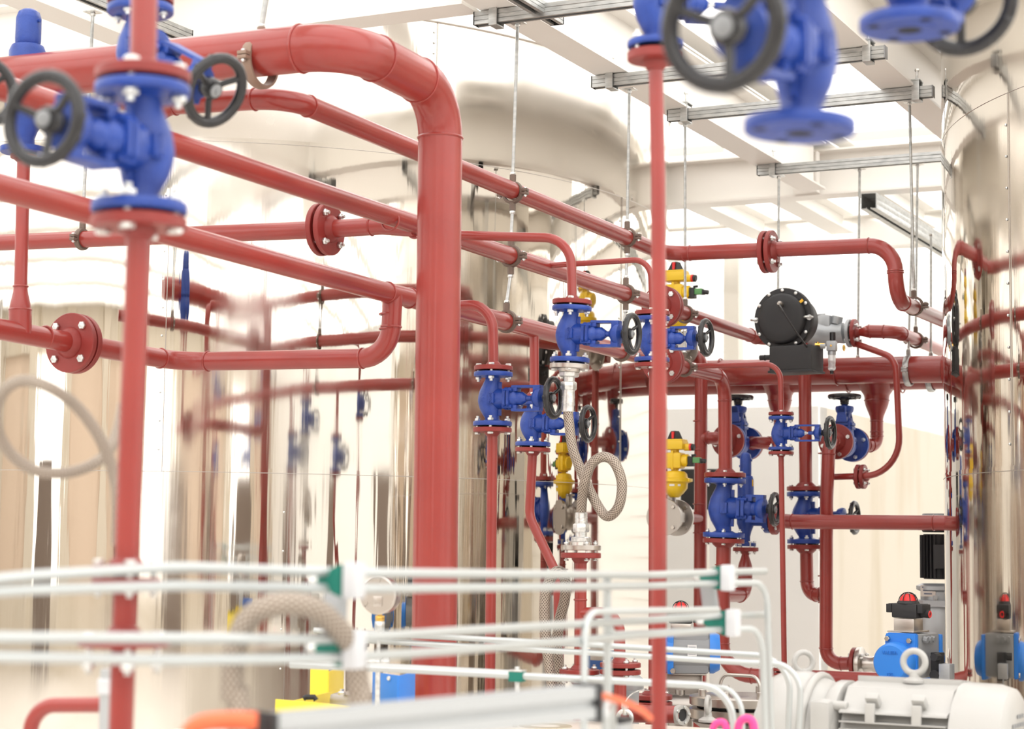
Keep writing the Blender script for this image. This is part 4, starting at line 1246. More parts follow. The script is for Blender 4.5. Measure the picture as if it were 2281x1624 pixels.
# hanging valve with big wheel
b12 = W(1781, 296, 2.50); t12 = W(1789, -62, 2.50)
v12 = valve(t12, b12, V((-.50, -.86, 0)), .150, .262, .168, tilt=.12, label= 'strongly blurred blue valve hanging at the top, big dark handwheel on its left', mated_top=False, mated_bot=False, open_bot=True)
b14 = W(2026, 66, 2.78); t14 = W(2026, 66 - 300, 2.78)
v14 = valve(t14, b14, U * 1.0 + N * .12, .150, .245, .178, 'blurred blue valve flange at the top right with a black handwheel behind it', mated_top=False, mated_bot=False, open_bot=True)
# hangers that carry these loose valves, out of frame above
for tt, l in ((t12, 'red pipe above the strongly blurred hanging valve'), (t13, 'red pipe above the valve of the tall post right of centre'), (t14, 'red pipe above the blurred valve at the top right')):
    p_ = Pipe(l, [tt + Z3 * .006, V((tt.x, tt.y, CEIL))], .021, 0, bead=False, name='red_post'); p_.flange(tt + Z3 * .006, Z3, .150, .018); p_.done()

# ================================================================== small bore tubes in clamps
def tube(name, pts, r, lab, rad=.08, m=None, cat='tube', seg=14, group=None):
    p, _ = fillet([W(*q) for q in pts], rad, 8)
    if pts[-1][1] > 1650: p.append(floor(p[-1]))
    if pts[0][1] > 1650: p.insert(0, floor(p[0]))
    return tag(MB().tube(p, r, seg).build(name, m or ALU), lab, cat, group)
def tubes(pts, r, lab, rad=.08): return tube('steel_tube', pts, r, lab, rad)
tubes([(-60, 1296, 2.45), (60, 1283, 2.5), (400, 1263, 2.62), (765, 1276, 2.75), (1450, 1281, 3.75), (1600, 1275, 4.0), (1704, 1272, 4.2)], .0075, 'topmost blurred tube of the foreground tube rack', .5)
tubes([(-60, 1322, 2.45), (60, 1314, 2.5), (400, 1305, 2.62), (765, 1312, 2.75), (1450, 1305, 3.75), (1600, 1299, 4.0), (1708, 1298, 4.15), (1719, 1690, 4.15)], .0075, 'second blurred foreground tube, bending down at its right end', [.5, .5, .5, .5, .4, .05])
tubes([(-60, 1420, 2.3), (400, 1422, 2.5), (760, 1424, 2.7), (1000, 1407, 3.0), (1450, 1381, 3.75), (1610, 1371, 4.0), (1702, 1369, 4.2)], .0075, 'third blurred foreground tube, the upper of the lower pair', .5)
tubes([(-60, 1462, 2.3), (400, 1471, 2.5), (760, 1466, 2.7), (1000, 1450, 3.0), (1450, 1413, 3.75), (1610, 1402, 4.0), (1697, 1400, 4.1), (1706, 1690, 4.1)], .0075, 'fourth blurred foreground tube, the lower of the lower pair, bending down at the right', [.5, .5, .5, .5, .5, .05])
tubes([(1598, 1358, 3.9), (1303, 1363, 3.45), (1300, 1700, 3.4)], .0068, 'blurred tube bending down left of the tall post, wide soft elbow', .05)
tubes([(1600, 1402, 4.05), (1356, 1413, 3.75), (1352, 1300, 3.75)], .006, 'short blurred tube with elbow just right of the wide soft elbow', .03)
tubes([(1352, 1288, 3.6), (1355, 1700, 3.6)], .0078, 'vertical blurred tube standing nearest left of the tall post')
tubes([(1345, 1700, 2.9), (1352, 1575, 2.9), (1364, 1555, 3.0), (1366, 1700, 3.2)], .0062, 'short hooked tube end beside the orange hoses at the bottom', .02)
tubes([(700, 1404, 5.3), (1015, 1421, 5.2), (1330, 1437, 5.1), (1762, 1464, 5.0), (1745 + 8, 1700, 5.0)], .0078, 'upper in-focus thin tube passing the gauge and bending down before the white gearbox', [.5, .5, .09])
tubes([(760, 1424, 5.3), (1015, 1438, 5.2), (1330, 1455, 5.1), (1640, 1475, 5.0), (1785, 1481, 4.9), (1777, 1700, 4.9)], .0078, 'lower in-focus thin tube bending down at the white gearbox lifting eye', [.5, .5, .5, .07])
tubes([(647, 1481, 4.9), (925, 1493, 4.8), (1150, 1505, 4.75), (1625, 1530, 4.6), (1643, 1700, 4.6)], .0088, 'thin tube with the small green clamp, bending down in front of the steel blind flange', [.5, .5, .08])
tubes([(695, 1477, 5.0), (925, 1487, 4.92), (1140, 1499, 4.86)], .007, 'thin tube lying just behind the tube with the small green clamp', .5)
tubes([(1560, 1529, 4.75), (1652, 1533, 4.65), (1657, 1700, 4.65)], .0062, 'short tube pressed against the bend in front of the steel blind flange', [.08])
def tclamp(px, py, Y, s, lab, h=None):
    c = W(px, py, Y); rt = thing('tube_clamp', lab, 'tube clamp', c)
    h = h or s
    lpart(rt, 'clamp_block', MB().prism([(-s * .95, -s * .10), (-s * .95, s * .10), (-s * .1, s * .55), (s * .2, s * .62), (s * .2, -s * .62), (-s * .1, -s * .55)], U * -s * .35, frame(-U * -1, N), s * .7, .003), GREEN)
    m = MB().box(N * s * .48, (s * .56, s * .8, s * 1.3), HF, s * .12)
    lpart(rt, 'end_plate', m, WHITEP, 'white end plate')
    lpart(rt, 'clamp_bolt', MB().cyl(-N * s * 1.2, -N * s * .9, s * .14, 10).hexa(-N * s * 1.35, -N * s * 1.15, s * .16), ZINC)
    return rt
tclamp(763, 1293, 2.75, .040, 'green tube clamp with white end, upper left of the two stacked before the thickest pipe')
tclamp(762, 1446, 2.72, .042, 'green tube clamp with white end, lower left of the two stacked before the thickest pipe')
tclamp(1601, 1287, 4.0, .042, 'green tube clamp with white end, upper one at the right of the tube rack')
tclamp(1612, 1387, 4.0, .044, 'green tube clamp with white end, lower one at the right of the tube rack')
for a, b, Ya, lab in (((748, 1330), (745, 1400), 2.85, 'left'), ((1579, 1318), (1585, 1365), 4.05, 'right')):
    A = W(*a, Ya); B = W(*b, Ya)
    tag(MB().box((A + B) / 2, (.032, .02, (A - B).length + .03), frame((A - B), N), .003).build('rack_bracket', GREYL), 'blurred grey bracket linking the two stacked green clamps at the ' + lab, 'bracket')
rt = thing('tube_clamp', 'small green clamp in focus on the thin tube left of the standing hose', 'tube clamp', W(1152, 1519, 4.75))
c = W(1152, 1507, 4.75)
wpart(rt, 'clamp_block', MB().box(c, (.036, .028, .025), HF, .002), GREEN)
wpart(rt, 'cover_plate', MB().box(c + Z3 * .0145, (.038, .03, .004), HF, .001), ZINC)
wpart(rt, 'clamp_bolt', MB().hexa(c + Z3 * .016, c + Z3 * .024, .006), ZINC)
wpart(rt, 'stand', MB().cyl(c - Z3 * .013, W(1153, 1600, 4.75), .006, 10), ZINC)

# aluminium profile rail with caps and orange hoses
a = W(585, 1634, 2.35); b = W(1308, 1563, 2.75)
rt = thing('profile_rail', 'wide blurred aluminium profile rail across the bottom with dark end caps', 'rail', (a + b) / 2)
d = (b - a).normalized(); Fr = Matrix((d, Z3.cross(d).normalized(), d.cross(Z3.cross(d)).normalized())).transposed()
ln = (b - a).length
m = MB()
h_ = .046
poly = [(-.023, -.023), (-.006, -.023), (-.006, -.017), (.006, -.017), (.006, -.023), (.023, -.023), (.023, -.006), (.017, -.006), (.017, .006), (.023, .006), (.023, .023), (.006, .023), (.006, .017), (-.006, .017), (-.006, .023), (-.023, .023), (-.023, .006), (-.017, .006), (-.017, -.006), (-.023, -.006)]
F2 = Matrix((Fr.col[1], Fr.col[2], Fr.col[0])).transposed()
m.prism(poly, a, F2, ln)
wpart(rt, 'profile', m, ALUP)
for p_ in (a, b): wpart(rt, 'end_cap', MB().box(p_, (.010, .054, .054), Fr, .002), BLACKM, 'black end cap')
tag(MB().tube(spline([W(1312, 1548, 2.78), W(1345, 1551, 2.85), W(1395, 1566, 2.95), W(1430, 1583, 3.05), W(1448, 1600, 3.1)], 6), .0055, 12).build('orange_hose', ORANGE), 'thin orange hose leaving the right end of the profile rail', 'hose')
tag(MB().tube(spline([W(1312, 1552, 2.78), W(1325, 1560, 2.8), W(1338, 1572, 2.85)], 6), .004, 12).build('orange_hose', ORANGE), 'short orange hose end under the longer one at the rail end', 'hose')
tag(MB().tube(spline([W(400, 1660, 2.34), W(440, 1616, 2.33), (W(500, 1606, 2.32)), W(572, 1606, 2.32)], 6), .011, 12).build('orange_hose', ORANGE), 'blurred orange hose under the left end of the profile rail', 'hose')
rt = thing('profile_post', 'blurred aluminium post top with dark cap at the bottom edge', 'post', W(1374, 1760, 3.15))
c = W(1374, 1600, 3.15)
wpart(rt, 'profile', MB().cyl(c, c - Z3 * .01, .01, 8).box(V((c.x, c.y, (c.z - .005) / 2)), (.040, .040, c.z - .005), HF, .002), ALUP)
wpart(rt, 'end_cap', MB().box(c - Z3 * .002, (.042, .042, .010), HF, .002), BLACKM, 'black end cap')
rt = thing('profile_post', 'blurred aluminium post carrying the rail at the lower left', 'post', W(540, 1760, 2.34))
wpart(rt, 'profile', MB().box(W(500, 1700, 2.30), (.04, .04, .06), HF, .002), ALUP)

# blurred braided hoses
tag(MB().tube(spline([floor(W(530, 1720, 2.62), .3), W(530, 1720, 2.62), W(518, 1560, 2.62), W(524, 1450, 2.62), W(556, 1375, 2.62), W(620, 1346, 2.62), W(690, 1352, 2.64), W(745, 1392, 2.68), W(785, 1450, 2.72), W(797, 1540, 2.74), W(800, 1720, 2.74), floor(W(800, 1720, 2.74), .3)], 8), .0165, 20).build('braided_hose', HOSE), 'strongly blurred hose arch at the lower left, over the yellow sheet', 'hose')
tag(MB().tube(spline([W(262, 1215, 3.1), W(262, 1110, 3.1), W(250, 1045, 3.1), W(222, 975, 3.08), W(175, 910, 3.05), (W(120, 868, 3.0)), W(60, 848, 3.0), W(18, 862, 3.0), W(-8, 905, 3.02), W(-6, 960, 3.05), W(28, 1015, 3.08), W(80, 1048, 3.1), W(140, 1054, 3.12), W(195, 1040, 3.14), W(238, 1010, 3.16), W(262, 960, 3.18), W(275, 900, 3.2)], 8), .0095, 20).build('braided_hose', HOSE), 'blurred hose loop at the left edge, ending behind the left post', 'hose')

# bent red pipe at the bottom left
p_ = Pipe('blurred red pipe bend in the lower left corner', [floor(W(62, 1700, 3.6)), W(64, 1690, 3.6), W(72, 1571, 3.6), W(232, 1570, 3.55)], .0145, [0, .08], bead=False, name='red_branch_pipe'); p_.done()
rt = thing('lower_standpipe', 'blurred pale steel standpipe at the lower left end of the red bend', 'standpipe', W(258, 1700, 3.4))
wpart(rt, 'pipe', MB().cyl(floor(W(258, 1720, 3.4)), W(258, 1490, 3.4), .027, 24), ALUP)
wpart(rt, 'collar', MB().cyl(W(258, 1545, 3.4), W(258, 1510, 3.4), .032, 24, ch=.002), WHITEP)

# ================================================================== gauge
g = W(848, 1326, 5.2)
rt = thing('pressure_gauge', 'round steel pressure gauge seen from its back, left of the thickest pipe', 'gauge', W(846, 1475, 5.2))
gd = V((-.30, -.95, 0)).normalized()
m = MB().lathe([(0, -.030), (.046, -.030), (.050, -.026), (.050, .010), (.052, .014), (.0525, .020), (.048, .024), (.047, .020), (0, .020)], g, gd, 48)
wpart(rt, 'case', m, STEEL)
b_ = MB().box(g + gd * .021 - Z3 * .016, (.026, .005, .028), frame(Z3, gd.cross(Z3)), .002)
b_.cyl(g + gd * .020 + Z3 * .022, g + gd * .024 + Z3 * .022, .012, 20)
for s in (1, -1):
    b_.cyl(g + gd * .022 - Z3 * .022 + gd.cross(Z3) * s * .006, g + gd * .026 - Z3 * .022 + gd.cross(Z3) * s * .006, .0025, 10)
for k in range(3):
    a_ = PI / 2 + k * 2 * PI / 3; Q = frame(gd, Z3)
    b_.cyl(g + gd * .020 + Q @ V((.042 * math.cos(a_ - PI / 2), .042 * math.sin(a_ - PI / 2), 0)), g + gd * .023 + Q @ V((.042 * math.cos(a_ - PI / 2), .042 * math.sin(a_ - PI / 2), 0)), .007, 12)
wpart(rt, 'blow_out_plate', b_, STEEL)
gw = lambda py, px=846: W(px, py, 5.2)
wpart(rt, 'brass_nut', MB().hexa(gw(1384), gw(1371), .0125).cyl(gw(1371), gw(1364), .007, 12), BRASS, 'brass nut')
st_ = MB().hexa(gw(1406, 845), gw(1384), .0135).cyl(gw(1470, 842), gw(1404, 845), .005, 12)
st_.hexa(gw(1480, 842), gw(1466, 842), .013)
wpart(rt, 'stem', st_, ZINC)
m = MB().cyl(W(815, 1474, 5.2), W(868, 1475, 5.2), .009, 14)
for px in (822, 840, 860): m.hexa(W(px - 6, 1474, 5.2), W(px + 6, 1474, 5.2), .014)
m.cyl(W(842, 1476, 5.2), floor(W(842, 1700, 5.2)), .007, 12)
wpart(rt, 'manifold', m, ZINC)
# yellow sheet guard, blue cover, steel housing
def panel(name, p0, p1, hz, th, m, lab, cat, bev=.002, extra=None):
    d = p1 - p0; d.z = 0; ln_ = d.length; d.normalize(); F = Matrix((d, Z3.cross(d), Z3)).transposed()
    mb = MB().box((p0 + p1) / 2 - Z3 * hz / 2, (ln_, th, hz), F, bev)
    return mb, F, d
rt = thing('yellow_guard', 'yellow folded sheet guard behind the blurred hose arch', 'guard', W(640, 1660, 5.6))
a = W(614, 1562, 5.4); b = W(800, 1568, 5.2); mb, F, d = panel('', a, b, .14, .004, None, '', '')
wpart(rt, 'front_sheet', mb, YELLOWS)
mb, F, d = panel('', a, W(740, 1547, 5.9), .14, .004, None, '', ''); wpart(rt, 'side_sheet', mb, YELLOWS)
mb, F, d = panel('', W(692, 1488, 6.0), W(732, 1489, 5.95), .22, .004, None, '', ''); wpart(rt, 'upright_sheet', mb, YELLOWS)
mb, F, d = panel('', W(732, 1489, 5.95), W(765, 1491, 6.2), .22, .004, None, '', ''); wpart(rt, 'upright_sheet', mb, YELLOWS)
wpart(rt, 'catch', MB().tube([W(676, 1556, 5.45), W(682, 1553, 5.45), W(700, 1553, 5.45), W(704, 1560, 5.45)], .008, 10), BLACKM)
rt = thing('steel_housing', 'rounded grey steel housing with a hex plug behind the yellow guard', 'housing', W(790, 1600, 5.7))
wpart(rt, 'housing', MB().box(W(790, 1580, 5.75), (.13, .10, .10), HF, .02), STEELD)
wpart(rt, 'hex_plug', MB().hexa(W(762, 1548, 5.7), W(762, 1540, 5.7), .012).cyl(W(762, 1541, 5.7), W(762, 1535, 5.7), .006, 8), ZINC)
rt = thing('blue_cover', 'bright blue folded sheet cover just left of the thickest pipe', 'cover', W(878, 1640, 5.3))
a = W(831, 1499, 5.45); m_ = W(887, 1502, 5.32); b = W(924, 1499, 5.5)
mb, F, d = panel('', a, m_, .16, .004, None, '', '', .0015); wpart(rt, 'left_face', mb, BLUEL)
mb, F, d = panel('', m_, b, .16, .004, None, '', '', .0015); wpart(rt, 'right_face', mb, BLUEL)
sc = W(868, 1511, 5.36); wpart(rt, 'screw', MB().lathe([(.007, 0), (.006, .003), (0, .004)], sc - U * .004, -U - N * .2, 12), ZINC)

# ================================================================== machine cover at the bottom, with fittings
zd = ZC - .598
e0 = Wz(1000, 1606, zd)
ctr = Wz(1330, 1608, zd)
m = MB()
q0 = Wz(1330, 1607, zd)
cc = q0 - U * .9 + N * .10; cc.z = zd / 2
rt = thing('machine_housing', 'cream painted machine top along the bottom edge, carrying eyebolts', 'machine housing', V((cc.x, cc.y, 0)))
wpart(rt, 'cabinet', MB().box(V((cc.x, cc.y, (zd - .03) / 2)), (2.2, 1.74, zd - .03), HF, .01), DECK)
wpart(rt, 'cover_plate', MB().box(V((cc.x, cc.y, zd - .015)), (2.26, 1.8, .03), HF, .006), DECK)
hole = Wz(1215, 1618, zd)
wpart(rt, 'stained_ring', MB().lathe([(.05, 0), (.055, .003), (.085, .003), (.088, 0)], hole + Z3 * .0, Z3, 32, closed=True), mat('grimy_ring', (.45, .40, .30), .6), 'grimy mounting ring')
def eyebolt(p, s, lab, m=MOTOR, ax=None, Rr=.022, rr=.0065):
    ax = ax or (N * .92 - U * .4)
    rt = thing('eyebolt', lab, 'eyebolt', p, group=None)
    k = MB().lathe([(s * .026, 0), (s * .026, s * .006), (s * .012, s * .014), (s * .010, s * .026)], (0, 0, 0), Z3, 24)
    k.torus(Z3 * s * (.022 + Rr), ax, s * Rr, s * rr, 32, 12)
    lpart(rt, 'eye', k, m)
    return rt
eyebolt(Wz(1577, 1608, zd), 1.25, 'white eyebolt turned nearly edge on, in front of the steel blind flange', ax=(N + U * .15))
eyebolt(Wz(1392, 1632, zd), 1.05, 'silver eyebolt with hex shank right of the bottom tubes', m=ZINC, ax=-U)
wq = Wz(1392, 1632, zd)
eb_ = [o for o in bpy.data.objects if o.get('label', '').startswith('silver eyebolt')][0]
wpart(eb_, 'hex_shank', MB().cyl(wq + Z3 * .055, wq + Z3 * .085, .008, 12).hexa(wq + Z3 * .075, wq + Z3 * .098, .012), ZINC)
tag(MB().tube(spline([wq + Z3 * .096, W(1405, 1548, wq.y), W(1425, 1538, wq.y), W(1446, 1538, wq.y + .2)], 6), .0018, 8).build('steel_cable', ZINC), 'thin wire arching from the zinc coupling', 'cable')
tag(MB().cyl(Wz(1147, 1620, zd), W(1147, 1598, Wz(1147, 1620, zd).y), .009, 12, ch=.002).build('locating_pin', STEEL), 'small steel pin on the cream machine top, left of the hose fitting', 'pin')
# pink slings
for (px, py, Y, s, lab) in ((1604, 1622, 4.3, 1.0, 'pink sling loop, left of the two at the bottom edge'), (1663, 1616, 4.3, 1.15, 'pink sling loop, right of the two at the bottom edge')):
    c = W(px, py, Y)
    tag(MB().tube(spline([c + N * -.017 * s - Z3 * .05, c + N * -.016 * s, c + Z3 * .014 * s, c + N * .014 * s + Z3 * .004, c + N * .018 * s - Z3 * .05], 6), .0078 * s, 14).build('sling_loop', PINK), lab, 'sling')
tag(MB().box(W(1134, 1606, 5.9), (.034, .02, .018), HF, .006).build('pink_tag', PINK), 'small pink tag at the left back corner of the cream machine top', 'tag')

# steel blind flange with handle
fc = W(1655, 1558, 6.9)
rt = thing('blind_flange', 'round stainless blind flange with cap screws and a bent handle', 'flange', fc - Z3 * .09)
R_ = .193
wpart(rt, 'upper_disc', MB().lathe([(R_ - .004, 0), (R_, .003), (R_, .030), (R_ - .004, .033), (0, .033)], fc - Z3 * .02, Z3, 72), STEEL)
wpart(rt, 'gasket', MB().cyl(fc - Z3 * .029, fc - Z3 * .02, R_ * .86, 56), RUBBER)
wpart(rt, 'lower_disc', MB().lathe([(R_ * .6, -.05), (R_ * .97, -.002), (R_, 0), (R_, .030), (R_ - .004, .033), (0, .033)], fc - Z3 * .064, Z3, 72), STEEL)
for k in range(8):
    a_ = 2 * PI * (k + .35) / 8
    wpart(rt, 'cap_screw', MB().cyl(fc + V((R_ * .82 * math.cos(a_), R_ * .82 * math.sin(a_), .012)), fc + V((R_ * .82 * math.cos(a_), R_ * .82 * math.sin(a_), .038)), .0135, 18, ch=.002), STEEL)
h0 = W(1603, 1553, 6.95); h1 = W(1694, 1560, 6.8)
pp, _ = fillet([h0, W(1606, 1502, 6.95), W(1692, 1507, 6.8), h1], .04)
wpart(rt, 'handle', MB().tube(pp, .0065, 12), STEEL, 'bent rod handle')
rt2 = MB().cyl(fc - Z3 * .11, V((fc.x, fc.y, 0)), R_ * .6, 48); wpart(rt, 'neck', rt2, STEELD)
wpart(rt, 'bottom_hub', MB().lathe([(R_ * .6, 0), (R_ * .95, .05), (R_ * .6, .08)], fc - Z3 * .13, Z3, 48), STEELD)
# stainless small elbow with clamp below the ball valve actuator
rt = thing('vacuum_breaker', 'small white ringed coupling with zinc bolts left of the steel blind flange', 'coupling', W(1515, 1600, 6.6))
c = W(1512, 1592, 6.6)
wpart(rt, 'ring', MB().lathe([(.022, 0), (.034, 0), (.034, .022), (.022, .022)], c, V((.6, -.8, 0)), 32, closed=True), MOTOR)
wpart(rt, 'red_pipe_end', MB().cyl(c + V((-.25, .02, 0)), c, .030, 28), RED)
bolt_ring(rt, c + V((.6, -.8, 0)) * .022, -V((.6, -.8, 0)), .028, 5, .014, .006, .2, True)
wpart(rt, 'core', MB().cyl(c, c + V((.6, -.8, 0)) * .015, .022, 24), BLACKM)
# red flange group behind the tall post
gg = W(1437, 1546, 6.3)
p_ = Pipe('red flange pair at the foot of the thin pipe beside the tall blurred post', [Wp(1451, 1545, SB2, N) * 1.0, floor(Wp(1451, 1700, SB2, N))], .023, 0, bead=False, name='pipe_flange_pair', cat='flange')
p_.pair(Wp(1451, 1560, SB2, N), Z3, .160, 4, gap=.008); p_.done()
eng = thing('grey_machine_block', 'grey machine block with plates under the two red flanges at bottom centre', 'machine block', W(1330, 1640, 6.9))
wpart(eng, 'block', MB().box(W(1335, 1560, 6.85), (.12, .12, .20), HF, .01).box(W(1385, 1560, 6.9), (.09, .12, .22), HF, .008), GREYL)
wpart(eng, 'cap', MB().lathe([(.075, 0), (.078, .004), (.078, .035), (.05, .06)], W(1385, 1535, 6.75), Z3, 32), GREYL)
wpart(eng, 'arm', MB().box(W(1250, 1580, 6.9), (.10, .06, .03), HF, .006).cyl(W(1170, 1600, 6.9), W(1170, 1575, 6.9), .04, 24), GREYL)
wpart(eng, 'dark_bracket', MB().box(W(1335, 1445, 6.95), (.06, .03, .085), HF, .003), STEELD, 'steel bracket')
wpart(eng, 'blue_panel', MB().box(W(1335, 1475, 7.1), (.12, .03, .09), HF, .003), mat('dark_blue_paint', (.02, .07, .22), .5), 'dark blue panel')

# ================================================================== pneumatic actuators
def switchbox(rt, p, s=1.0, F=None, parent=None):
    F = F or HF
    m = MB().box(p + Z3 * .028 * s, (.095 * s, .075 * s, .05 * s), F, .008 * s).box(p + Z3 * .045 * s, (.125 * s, .06 * s, .016 * s), F, .003)
    for sx in (1, -1):
        m.box(p + F @ V((sx * .058 * s, 0, .036 * s)), (.02 * s, .07 * s, .03 * s), F, .003)
    m.lathe([(.04 * s, 0), (.036 * s, .008 * s), (.03 * s, .01 * s)], p + Z3 * .053 * s, Z3, 28)
    m.cyl(p + F @ V((.05 * s, 0, .02 * s)), p + F @ V((.08 * s, -.0, .018 * s)), .014 * s, 16)
    sb = wpart(rt, 'switch_box', m, BLACKM, 'black switch box')
    wpart(rt, 'indicator_dome', MB().lathe([(.030 * s, 0), (.028 * s, .012 * s), (.020 * s, .022 * s), (.008 * s, .027 * s), (0, .0275 * s)], p + Z3 * .060 * s, Z3, 28), REDI, 'red indicator dome', sb)
    cg = MB()
    for a_ in (0, PI / 2, PI / 4, 3 * PI / 4):
        d = V((math.cos(a_), math.sin(a_), 0))
        cg.tube([p + Z3 * .060 * s + d * .033 * s * math.cos(t) + Z3 * .032 * s * math.sin(t) for t in [PI * i / 12 for i in range(13)]], .0016 * s, 6)
    wpart(rt, 'dome_rib', cg, BLACKM, None, sb)
    wpart(rt, 'red_plug', MB().torus(p + F @ V((.080 * s, 0, .018 * s)), F.col[0], .010 * s, .003 * s, 18, 6), REDI, None, sb)
# right one: axis along U, blue end cap facing the camera
ca = W(2000, 1473, 7.35)
rt = thing('pneumatic_actuator', 'blue capped pneumatic actuator with red domed switch box beside the right tank', 'actuator', ca - Z3 * .12)
A_ = (U * .985 + N * .17).normalized(); B_ = A_.cross(Z3).normalized()
FA = Matrix((B_, A_, Z3)).transposed()
f0 = ca
m = MB().prism([(-.054, -.070), (.078, -.070), (.078, .108), (-.045, .108), (-.054, .100)], f0, Matrix((B_, Z3, A_)).transposed() if (B_.cross(Z3)).dot(A_) > 0 else Matrix((B_, Z3, B_.cross(Z3))).transposed(), .02 * (1 if (B_.cross(Z3)).dot(A_) > 0 else -1), .004)
m.lathe([(.078, 0), (.079, .02), (.073, .055), (.066, .063), (0, .066)], f0 - B_ * .004 - Z3 * .004, -A_, 48)
cap = wpart(rt, 'end_cap', m, BLUEL)
for dx, dz in ((-.040, .085), (.050, .080), (.060, -.055), (-.04, -.062)):
    wpart(rt, 'cap_bolt', MB().hexa(f0 + B_ * dx + Z3 * dz - A_ * .002, f0 + B_ * dx + Z3 * dz - A_ * .014, .011), STEEL, None, cap)
m = MB().box(f0 + A_ * .12 + Z3 * .02 + B_ * .018, (.120, .20, .17), FA, .012)
m.cyl(f0 + A_ * .02, f0 + A_ * .22, .072, 40)
for k in range(3): m.cyl(f0 + B_ * .082 + A_ * (.06 + k * .035) + Z3 * .085, f0 + B_ * .098 + A_ * (.06 + k * .035) + Z3 * .082, .013, 8)
wpart(rt, 'cylinder', m, GREYM)
wpart(rt, 'end_cap', MB().box(f0 + A_ * .23 + Z3 * .01 + B_ * .018, (.132, .02, .178), FA, .006).lathe([(.078, 0), (.07, .05), (0, .06)], f0 + A_ * .24, A_, 40), BLUEL)
wpart(rt, 'pedestal', MB().cyl(f0 + A_ * .12 - Z3 * .06, V((f0.x, f0.y, 0)) + A_ * .12, .045, 24), STEELD)
m = MB().box(f0 + A_ * .10 + Z3 * .136, (.085, .085, .05), FA, .002).box(f0 + A_ * .10 + Z3 * .112, (.11, .15, .006), FA, .001)
wpart(rt, 'mounting_bracket', m, STEEL)
switchbox(rt, f0 + A_ * .10 + Z3 * .160, 1.12, FA)
m = MB().box(f0 + B_ * .12 + A_ * .10 - Z3 * .02, (.04, .045, .11), FA, .004).cyl(f0 + B_ * .135 + A_ * .07 + Z3 * .02, f0 + B_ * .135 + A_ * .03 + Z3 * .02, .015, 12)
m.cyl(f0 + B_ * .125 + A_ * .07 - Z3 * .05, f0 + B_ * .125 + A_ * .055 - Z3 * .05, .02, 12)
sv = wpart(rt, 'solenoid_valve', m, BLACKM)
wpart(rt, 'connector', MB().box(f0 + B_ * .165 + A_ * .08 - Z3 * .035, (.045, .05, .06), FA, .004).tube([f0 + B_ * .17 + A_ * .08 - Z3 * .065, f0 + B_ * .172 + A_ * .08 - Z3 * .10, f0 + B_ * .16 + A_ * .08 - Z3 * .14], .005, 10), GREYL, None, sv)
def text(body, size, o, F, m, parent, name='lettering', ext=.0008, root=None):
    fc_ = bpy.data.curves.new(name, 'FONT'); fc_.body = body; fc_.size = size; fc_.extrude = ext; fc_.align_x = 'CENTER'; fc_.align_y = 'CENTER'
    tmp = bpy.data.objects.new(name, fc_); me = bpy.data.meshes.new_from_object(tmp); bpy.data.objects.remove(tmp)
    me.materials.clear(); me.materials.append(m)
    ob = bpy.data.objects.new(name, me); C.objects.link(ob); ob.parent = parent
    ob.matrix_local = Matrix.Translation(V(o) - (root.location if root else V((0, 0, 0)))) @ F.to_4x4(); return ob
FT = Matrix((B_, Z3, -A_)).transposed()
if FT.determinant() < 0: FT = Matrix((-B_, Z3, -A_)).transposed()
cp = f0 - B_ * .004 - Z3 * .004 - A_ * .0665
text('125', .020, cp - Z3 * .045, FT, mat('moulded_blue_letters', (.022, .17, .60), .4), cap, root=rt)
text('VALBIA', .020, cp + Z3 * .038, FT, bpy.data.materials['moulded_blue_letters'], cap, root=rt)
# its valve body, steel flange
fBq = fB + N * .006
m = MB().lathe([(.025, 0), (.082, 0), (.084, .003), (.084, .022), (.080, .025), (.048, .027), (.040, .034), (.038, .075), (.05, .10), (.05, .18)], (0, 0, 0), N, 48)
rv = thing('steel_ball_valve', 'stainless flanged ball valve joining the red elbow to the blue actuator', 'ball valve', fBq)
lpart(rv, 'valve_body', m, STEEL)
bolt_ring(rv, V((0, 0, 0)) - N * .028, N, .062, 4, .058, .010, .5)
# left one, axis along N
cl_ = W(1516, 1452, 7.6)
rt = thing('pneumatic_actuator', 'blue and grey pneumatic actuator with red domed switch box, partly behind the tall post', 'actuator', cl_ - Z3 * .12)
Nx = (N * .93 + U * .36).normalized(); Ux = Z3.cross(Nx).normalized(); FL = Matrix((Nx, Ux, Z3)).transposed()
m = MB().cyl(cl_ - Nx * .03, cl_ + Nx * .115, .078, 40).box(cl_ + Nx * .04 + Z3 * .0, (.145, .12, .166), FL, .014)
wpart(rt, 'cylinder', m, GREYM)
m = MB().lathe([(.084, 0), (.086, .03), (.080, .07), (.070, .082), (0, .086)], cl_ - Nx * .03, -Nx, 40).box(cl_ - Nx * .04, (.025, .15, .17), FL, .006)
cap = wpart(rt, 'end_cap', m, BLUEL)
m = MB().lathe([(.084, 0), (.084, .015), (.070, .04), (0, .045)], cl_ + Nx * .115, Nx, 40)
wpart(rt, 'end_cap', m, BLUEL)
wpart(rt, 'cap_bolt', MB().hexa(cl_ - Nx * .03 - Ux * .082 - Z3 * .07, cl_ - Nx * .03 - Ux * .097 - Z3 * .07, .012), STEEL, None, cap)
q = cl_ + Nx * .045 - Ux * .0795 + Z3 * .01
lb = wpart(rt, 'rating_plate', MB().box(q, (.036, .003, .045), FL), PAPER)
pr = MB()
for k in range(5): pr.box(q - Ux * .002 + Z3 * (.014 - k * .007), (.028, .001, .002), FL)
wpart(rt, 'plate_print', pr, PRINT, None, lb)
